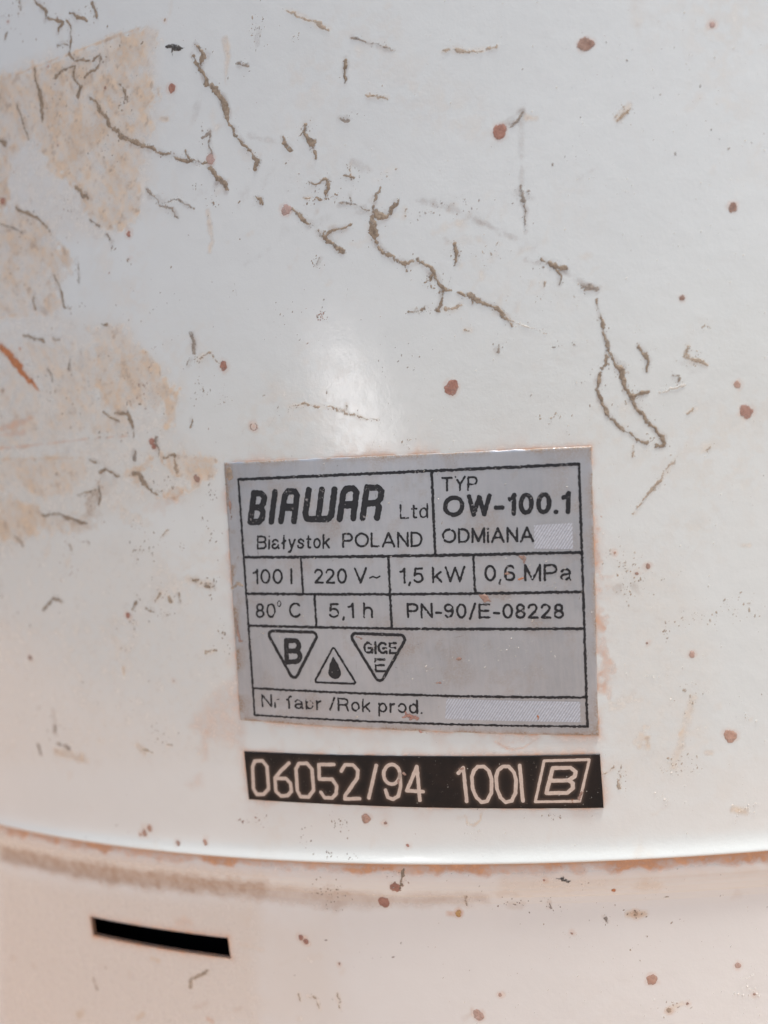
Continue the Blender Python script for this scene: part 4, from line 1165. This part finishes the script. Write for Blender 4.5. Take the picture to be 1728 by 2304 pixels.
def plate_stain(S, Z):
    T = np.zeros(S.shape + (4,)); T[..., 3] = 1
    u, v = rect_local(S, Z, PLATE); d = -rect_sdf(S, Z, PLATE)
    n1 = fbm(S, Z, 1.8, 4, 91); n2 = fbm(S, Z, 4.5, 4, 93)
    left = np.exp(-(u + PLATE[2] / 2) / 0.9) * smooth(0.42, 0.6, n1)
    k = np.exp(-np.maximum(d, 0) / 0.30) * smooth(0.35, 0.6, n1) * 0.85 + left * 0.9 + smooth(0.54, 0.78, n2) * 0.30 + smooth(0.62, 0.72, n1) * 0.18
    T[..., 0] = np.clip(k, 0, 1)
    return T
rating = plate('rating_plate', PLATE, M['plate'], 0.22, 0.07, plate_stain)
rating['label'] = 'grey metal rating plate printed with black text and ruled boxes'
INK_R = R + PLATE_T + 0.02

def digit_field(S, Z):
    F = np.full(S.shape, 1e3)
    for closed, pts in DIGITS: F = np.minimum(F, stroke(S, Z, pts, closed))
    return F
def strip_stain(S, Z):
    T = np.zeros(S.shape + (4,)); T[..., 3] = 1
    d = np.maximum(digit_field(S, Z), 0)
    T[..., 0] = np.exp(-d / 0.16) * 0.30
    return T
serial = plate('serial_plate', STRIP, M['strip'], 0.15, 0.03, strip_stain)
serial['label'] = 'black strip with pale etched serial number and boxed letter'

# serial number strokes
for closed, pts in DIGITS:
    march('etched_digit', bounds(pts, 0.3), 0.07, lambda S, Z: stroke(S, Z, pts, closed) - 0.025 + (fbm(S, Z, 0.35, 2, 71) - 0.5) * 0.07, M['etch'], serial, INK_R)

# ruled lines
for a, b, w in LINES:
    pts = [(a[0], a[1], w * 0.82), (b[0], b[1], w * 0.82)]
    march('ruled_line', bounds(pts, 0.2), 0.09, lambda S, Z: stroke(S, Z, pts) + (vnoise(S * 5.5, Z * 5.5, 5) - 0.5) * 0.13, M['ink'], rating, INK_R)

# brand letters, heavy slanted strokes
for grp in LETTERS:
    allp = [p for g in grp for p in g]
    def fn(S, Z):
        F = np.full(S.shape, 1e3)
        for g in grp: F = np.minimum(F, stroke(S, Z, g))
        return F + (vnoise(S * 5, Z * 5, 8) - 0.5) * 0.09
    march('brand_letter', bounds(allp, 0.2), 0.07, fn, M['ink'], rating, INK_R + 0.004)

# emblems
def inset(pts, d):
    a = np.array([p[:2] for p in pts]); l = np.array([np.hypot(*(a[(i + 1) % 3] - a[(i + 2) % 3])) for i in range(3)])
    c = (a * l[:, None]).sum(0) / l.sum()
    area = abs((a[1, 0] - a[0, 0]) * (a[2, 1] - a[0, 1]) - (a[2, 0] - a[0, 0]) * (a[1, 1] - a[0, 1])) / 2
    return [tuple(c + (q - c) * (1 - d / (2 * area / l.sum()))) for q in a]
def rounded_tri(pts, rc):
    w = pts[0][2]; q = inset(pts, rc)
    return lambda S, Z: np.abs(poly_sdf(S, Z, q) - rc) - w * 0.45 + (vnoise(S * 5, Z * 5, 9) - 0.5) * 0.08
for i in (0, 1, 2):
    march('emblem', bounds(EMBLEM[i], 0.5), 0.08, rounded_tri(EMBLEM[i], (0.5, 0.18, 0.5)[i]), M['ink'], rating, INK_R)
def drop_fn(S, Z):
    (a, b) = EMBLEM[3]
    return stroke(S, Z, [a, [a[0] * 0.4 + b[0] * 0.6, a[1] * 0.4 + b[1] * 0.6, b[2] * 0.72], b]) + (vnoise(S * 5, Z * 5, 10) - 0.5) * 0.06
march('emblem_drop', bounds(EMBLEM[3], 0.4), 0.07, drop_fn, M['ink'], rating, INK_R)
march('emblem_tilde', bounds(EMBLEM[4], 0.3), 0.07, lambda S, Z: stroke(S, Z, EMBLEM[4]) + 0.02, M['ink'], rating, INK_R)

# printed words: a plain grotesque drawn as strokes (unit = capital height)
def arc(cx, cy, rx, ry, a0, a1, n=14):
    return [(cx + rx * math.cos(math.radians(a0 + (a1 - a0) * i / n)), cy + ry * math.sin(math.radians(a0 + (a1 - a0) * i / n))) for i in range(n + 1)]
STEM = [(.07, .05), (.07, .95)]
GLYPHS = {
    'A': [[(.03, .04), (.38, .95), (.73, .04)], [(.16, .32), (.60, .32)]],
    'B': [STEM, [(.07, .93), (.42, .93)] + arc(.42, .72, .2, .21, 90, -90) + [(.07, .51)], [(.42, .51)] + arc(.44, .29, .22, .22, 90, -90) + [(.07, .07)]],
    'C': [arc(.42, .5, .35, .43, 42, 318, 24)],
    'D': [STEM, [(.07, .93), (.3, .93)] + arc(.3, .5, .36, .43, 90, -90, 20) + [(.07, .07)]],
    'E': [STEM, [(.07, .93), (.6, .93)], [(.07, .52), (.55, .52)], [(.07, .07), (.62, .07)]],
    'G': [arc(.42, .5, .35, .43, 45, 330, 24), [(.46, .46), (.76, .46), (.76, .07)]],
    'I': [STEM], 'L': [[(.07, .95), (.07, .07), (.52, .07)]],
    'M': [[(.07, .04), (.07, .95), (.42, .10), (.77, .95), (.77, .04)]],
    'N': [[(.07, .04), (.07, .95), (.64, .06), (.64, .96)]],
    'O': [arc(.45, .5, .38, .43, 0, 360, 30)],
    'P': [STEM, [(.07, .93), (.4, .93)] + arc(.4, .69, .22, .24, 90, -90) + [(.07, .45)]],
    'R': [STEM, [(.07, .93), (.4, .93)] + arc(.4, .7, .22, .23, 90, -90) + [(.07, .47)], [(.4, .47), (.55, .38), (.58, .18), (.63, .04)]],
    'T': [[(.03, .93), (.67, .93)], [(.35, .93), (.35, .04)]],
    'V': [[(.03, .96), (.34, .06), (.65, .96)]],
    'W': [[(.03, .96), (.25, .06), (.48, .92), (.71, .06), (.93, .96)]],
    'Y': [[(.03, .96), (.34, .46), (.65, .96)], [(.34, .46), (.34, .04)]],
    '0': [arc(.3, .5, .23, .43, 0, 360, 26)],
    '1': [[(.06, .74), (.19, .78), (.27, .94), (.27, .04)]],
    '2': [arc(.28, .69, .21, .24, 168, -35) + [(.10, .12), (.08, .07), (.52, .07)]],
    '5': [[(.47, .93), (.15, .93), (.10, .50)] + arc(.27, .34, .22, .27, 125, -150, 16)],
    '6': [arc(.29, .30, .21, .235, 0, 360, 22), arc(.31, .5, .24, .43, 48, 200, 14)],
    '8': [arc(.29, .71, .18, .21, 0, 360, 20), arc(.29, .285, .215, .22, 0, 360, 20)],
    '9': [arc(.28, .70, .21, .235, 0, 360, 22), arc(.26, .5, .24, .43, 228, 380, 14)],
    '-': [[(.05, .36), (.32, .36)]], '.': [[(.07, .06), (.075, .06)]], ',': [[(.1, .06), (.06, -.13)]], '/': [[(.0, -.02), (.3, .98)]], ' ': [],
    'a': [[(.08, .54)] + arc(.27, .50, .18, .18, 150, 0) + [(.45, .16), (.51, .06)], [(.45, .40), (.2, .36)] + arc(.2, .205, .14, .15, 90, 270) + [(.33, .07), (.45, .22)]],
    'b': [[(.07, .04), (.07, .96)], arc(.28, .37, .2, .31, 0, 360, 20)],
    'd': [[(.47, .04), (.47, .96)], arc(.26, .37, .2, .31, 0, 360, 20)],
    'f': [[(.15, .04), (.15, .8), (.2, .92), (.31, .93)], [(.03, .67), (.30, .67)]],
    'h': [[(.07, .04), (.07, .96)], [(.07, .42)] + arc(.26, .44, .18, .24, 170, 0) + [(.44, .04)]],
    'i': [[(.07, .04), (.07, .66)], [(.07, .93), (.072, .93)]],
    'k': [[(.07, .04), (.07, .96)], [(.44, .67), (.1, .32)], [(.22, .43), (.47, .04)]],
    'l': [[(.07, .04), (.07, .96)]], '\u0142': [[(.12, .04), (.12, .96)], [(.0, .42), (.25, .60)]],
    'o': [arc(.27, .37, .2, .31, 0, 360, 20)],
    'p': [[(.07, .66), (.07, -.24)], arc(.28, .37, .2, .31, 0, 360, 20)],
    'r': [[(.07, .04), (.07, .67)], [(.07, .42), (.15, .61), (.30, .66)]],
    's': [[(.41, .54), (.35, .65), (.22, .68), (.10, .62), (.09, .5), (.2, .4), (.35, .34), (.41, .22), (.35, .1), (.22, .06), (.09, .1), (.05, .22)]],
    't': [[(.14, .88), (.14, .15), (.2, .07), (.3, .07)], [(.03, .67), (.30, .67)]],
    'y': [[(.03, .67), (.22, .08)], [(.42, .67), (.20, -.05), (.12, -.20), (.02, -.21)]],
}
for body, wt, bl, br, tl in TEXTS:
    thick = 0.15 + 0.075 * wt
    x = 0.0; segs = []
    for ch in body:
        g = GLYPHS[ch]
        if not g: x += 0.30; continue
        gx = [p[0] for q in g for p in q]
        for q in g: segs.append([(p[0] - min(gx) + x + thick / 2, p[1]) for p in q])
        x += max(gx) - min(gx) + thick + 0.075
    total = x - 0.075
    bl, br, tl = map(np.array, (bl, br, tl)); cap = float(np.hypot(*(tl - bl)))
    segs = [[(*(bl + p[0] / total * (br - bl) + p[1] * (tl - bl)), thick * cap) for p in q] for q in segs]
    def fn(S, Z):
        F = np.full(S.shape, 1e3)
        for q in segs: F = np.minimum(F, stroke(S, Z, q))
        return F + (vnoise(S * 6, Z * 6, 12) - 0.5) * 0.07 + np.maximum(fbm(S, Z, 0.5, 2, 15) - (0.65 if body[:2] in ('Nr', 'GI', 'E', '0,') else 0.70), 0) * (0.8 if body[:2] in ('Nr', 'GI', 'E', '0,') else 0.5)
    march('printed_text', bounds([p for q in segs for p in q], 0.2), 0.055, fn, M['ink'], rating, INK_R + 0.002)

# pale hatched fields
for q in HATCH:
    dirv = np.array([0.62, 0.78])
    def fn(S, Z):
        a = poly_sdf(S, Z, q)
        ph = (S * dirv[1] - Z * dirv[0]) / 0.27
        lines = np.abs(ph - np.round(ph)) * 0.27 - 0.085
        return np.maximum(a, lines)
    hf = march('hatched_field', bounds(q, 0.2), 0.1, lambda S, Z: poly_sdf(S, Z, q), M['hatch_fill'], rating, R + PLATE_T + 0.008)
    march('hatch_lines', bounds(q, 0.2), 0.045, fn, M['hatch'], rating, R + PLATE_T + 0.014)

# ------------------------------------------------------------------ scratches and stains on the plates
for k, pts in SCRATCH:
    march('scratch', bounds(pts, 0.2), 0.06, lambda S, Z: stroke(S, Z, pts) + (fbm(S, Z, 0.5, 2, 81) - 0.42) * (0.10 if k != 'k' else 0.035),
          M['t'] if k == 'y' else M[k], rating, R + PLATE_T + 0.03)
for i in range(34):
    on = i < 20
    s0, z0 = (random.uniform(-34, 5), random.uniform(18, 45)) if on else (random.uniform(-34, -2), random.uniform(47, 70))
    an = random.gauss(1.05, 0.22) if random.random() < 0.75 else random.uniform(0, 3.1); ln = random.uniform(1.2, 6.0)
    q = [(s0 + ln * f * math.cos(an + 0.12 * f), z0 + ln * f * math.sin(an + 0.12 * f), 0.02 + 0.05 * (1 - abs(2 * f - 1))) for f in (0, 0.25, 0.5, 0.75, 1)]
    march('scratch', bounds(q, 0.15), 0.05, lambda S, Z: stroke(S, Z, q) + (fbm(S, Z, 0.4, 2, 85) - 0.42) * 0.05, M['k'] if i % 3 else M['w'], rating if on else jacket, R + (PLATE_T + 0.028 if on else 0.012), None, 0.01, 0.04)
for k, pts in PLATESTAIN:
    zc = sum(p[1] for p in pts) / len(pts)
    march('rust_stain', bounds(pts, 0.4), 0.09, lambda S, Z: stroke(S, Z, pts) + (fbm(S, Z, 0.6, 3, 83) - 0.45) * 0.55, M[k], rating if zc > 14 else serial, R + PLATE_T + 0.024,
          lambda s, z, d: np.minimum(d * 0.3, 0.03))

# ------------------------------------------------------------------ mud streaks and rust drops on the enamel
n_seed = 0
for k, pts in MUD:
    n_seed += 1
    w = max(p[2] for p in pts); sd_ = n_seed
    amp = min(0.34, 0.10 + 0.55 * w)
    def fn(S, Z):
        S = S + (fbm(S, Z, 1.1, 3, 700 + sd_) - 0.5) * 0.75; Z = Z + (fbm(S, Z, 1.1, 3, 900 + sd_) - 0.5) * 0.75
        return stroke(S, Z, pts) - 0.07 + (fbm(S, Z, 0.36, 3, 100 + sd_) - 0.50) * amp * 1.3 + (fbm(S, Z, 0.17, 2, 500 + sd_) - 0.5) * 0.16 + np.maximum(fbm(S, Z, 1.5, 2, 300 + sd_) - 0.72, 0) * 1.0
    zc = sum(p[1] for p in pts) / len(pts)
    name = {'o': 'rust_streak', 'd': 'grit_patch'}.get(k, 'mud_streak')
    march(name, bounds(pts, 0.35), 0.075, fn, M[k], jacket if zc > 0 else cover, None,
          lambda s, z, d: np.minimum(d * 0.3, 0.04) * (0.4 + 1.2 * fbm(s, z, 0.25, 2, 5)))
for s0, z0, r, k in DROPS:
    n_seed += 1; sd_ = n_seed
    def fn(S, Z):
        a = np.arctan2(Z - z0, S - s0)
        d = np.hypot(S - s0, (Z - z0) * 0.94)
        wob = 0.08 * np.sin(2 * a + sd_) + 0.04 * np.sin(3 * a + 2 * sd_) + 0.02 * np.sin(5 * a + sd_)
        F = d - r * (1 + wob) + (fbm(S, Z, 0.35, 3, 200 + sd_) - 0.5) * min(0.34, r * 0.6)
        if k == 'q': F = np.abs(d - r * 0.72) - r * 0.2 + (fbm(S, Z, 0.25, 2, 7) - 0.5) * 0.3
        return F
    march('rust_drop', (s0 - r * 1.5, z0 - r * 1.5, s0 + r * 1.5, z0 + r * 1.5), max(0.05, min(0.09, r / 4)), fn, M[k], jacket if z0 > 0 else cover, None,
          lambda s, z, d: np.minimum(d * 0.2, 0.018))

# ------------------------------------------------------------------ flecks of dirt and pale grit, too many to count
def flecks(name, items, mat, parent):
    if not items: return
    V = []; F = []
    it = np.array(items)
    rr = rad_at(it[:, 0], it[:, 1])
    for (s, z, a, b, ang, h), r in zip(items, rr):
        n = 6; base = len(V); c, sn = math.cos(ang), math.sin(ang)
        for i in range(n):
            t = 2 * math.pi * i / n; k = random.uniform(0.6, 1.2)
            x, y = a * k * math.cos(t), b * k * math.sin(t)
            V.append((s + c * x - sn * y, z + sn * x + c * y, r - 0.005))
        V.append((s, z, r + h))
        for i in range(n): F.append((base + i, base + (i + 1) % n, base + n))
    V = np.array(V)
    o = mesh_obj(name, wrap(V[:, 0], V[:, 1], V[:, 2]), F, mat, parent, False)
    at = o.data.attributes.new('cover', 'FLOAT', 'POINT')
    at.data.foreach_set('value', np.tile([0.35] * 6 + [1.0], len(items)).astype(np.float32))
    o['kind'] = 'stuff'
bag = {}
def add(kind, s, z, size, elong=1.6, ang=None, h=None):
    on = 'cover' if z < 0 else ('rating' if rect_sdf(np.array([s]), np.array([z]), PLATE)[0] < 0 else ('serial' if rect_sdf(np.array([s]), np.array([z]), STRIP)[0] < 0 else 'jacket'))
    ang = random.uniform(0, math.pi) if ang is None else ang
    bag.setdefault((kind, on), []).append((s, z, size * elong, size, ang, h if h is not None else size * 0.25))
for s0, z0, rx, rz, n, k in CLUSTERS:
    for i in range(int(n * (0.8 if k in 'gw' else 1.2))):
        s = random.gauss(s0, rx * 0.55); z = random.gauss(z0, rz * 0.55)
        sz = 0.04 + 0.11 * random.random() ** 2.2
        if k == 'w': add('w', s, z, sz * 0.62, random.uniform(1.2, 3.2), random.gauss(0.95, 0.25), sz * 0.9)
        else: add(k, s, z, sz, random.uniform(1.0, 2.6), random.gauss(1.0, 0.6))
for k, pts in MUD:                                      # crumbs along every streak
    if k in 'od': continue
    for a, b in zip(pts[:-1], pts[1:]):
        L = math.hypot(b[0] - a[0], b[1] - a[1])
        for i in range(int(L * 3.2 + random.random())):
            u = random.random(); w = a[2] + u * (b[2] - a[2])
            s = a[0] + u * (b[0] - a[0]) + random.gauss(0, 0.25 + 0.55 * w); z = a[1] + u * (b[1] - a[1]) + random.gauss(0, 0.25 + 0.55 * w)
            add(k, s, z, 0.03 + 0.07 * random.random() ** 2.5, random.uniform(1.0, 2.4), random.gauss(1.0, 0.6))
for i in range(420):                                    # brown flecks gathered on the stained left side
    s = -95 + 75 * random.random() ** 1.4; z = random.uniform(30, 112)
    add(random.choice('mmgtb'), s, z, 0.04 + 0.12 * random.random() ** 2.5, random.uniform(1.0, 3.0), random.gauss(0.9, 0.6))
for i in range(650):
    s = random.uniform(-100, 34); z = random.uniform(-34, 112)
    sz = 0.022 + 0.05 * random.random() ** 3
    add(random.choice('ggmbt'), s, z, sz, random.uniform(1.0, 2.0))
for i in range(1100):                                   # pale grit with its sun glints put into the colour
    s = 34 - 50 * random.random() ** 1.3; z = random.uniform(-28, 100)
    sz = 0.028 + 0.05 * random.random() ** 3
    add('w', s, z, sz, random.uniform(1.3, 3.0), random.gauss(0.95, 0.2), sz * 1.1)
for (k, on), items in bag.items():
    flecks({'w': 'pale_grit'}.get(k, 'dirt_flecks'), items, M[k], {'cover': cover, 'rating': rating, 'serial': serial, 'jacket': jacket}[on])
print('objects', len(bpy.data.objects))
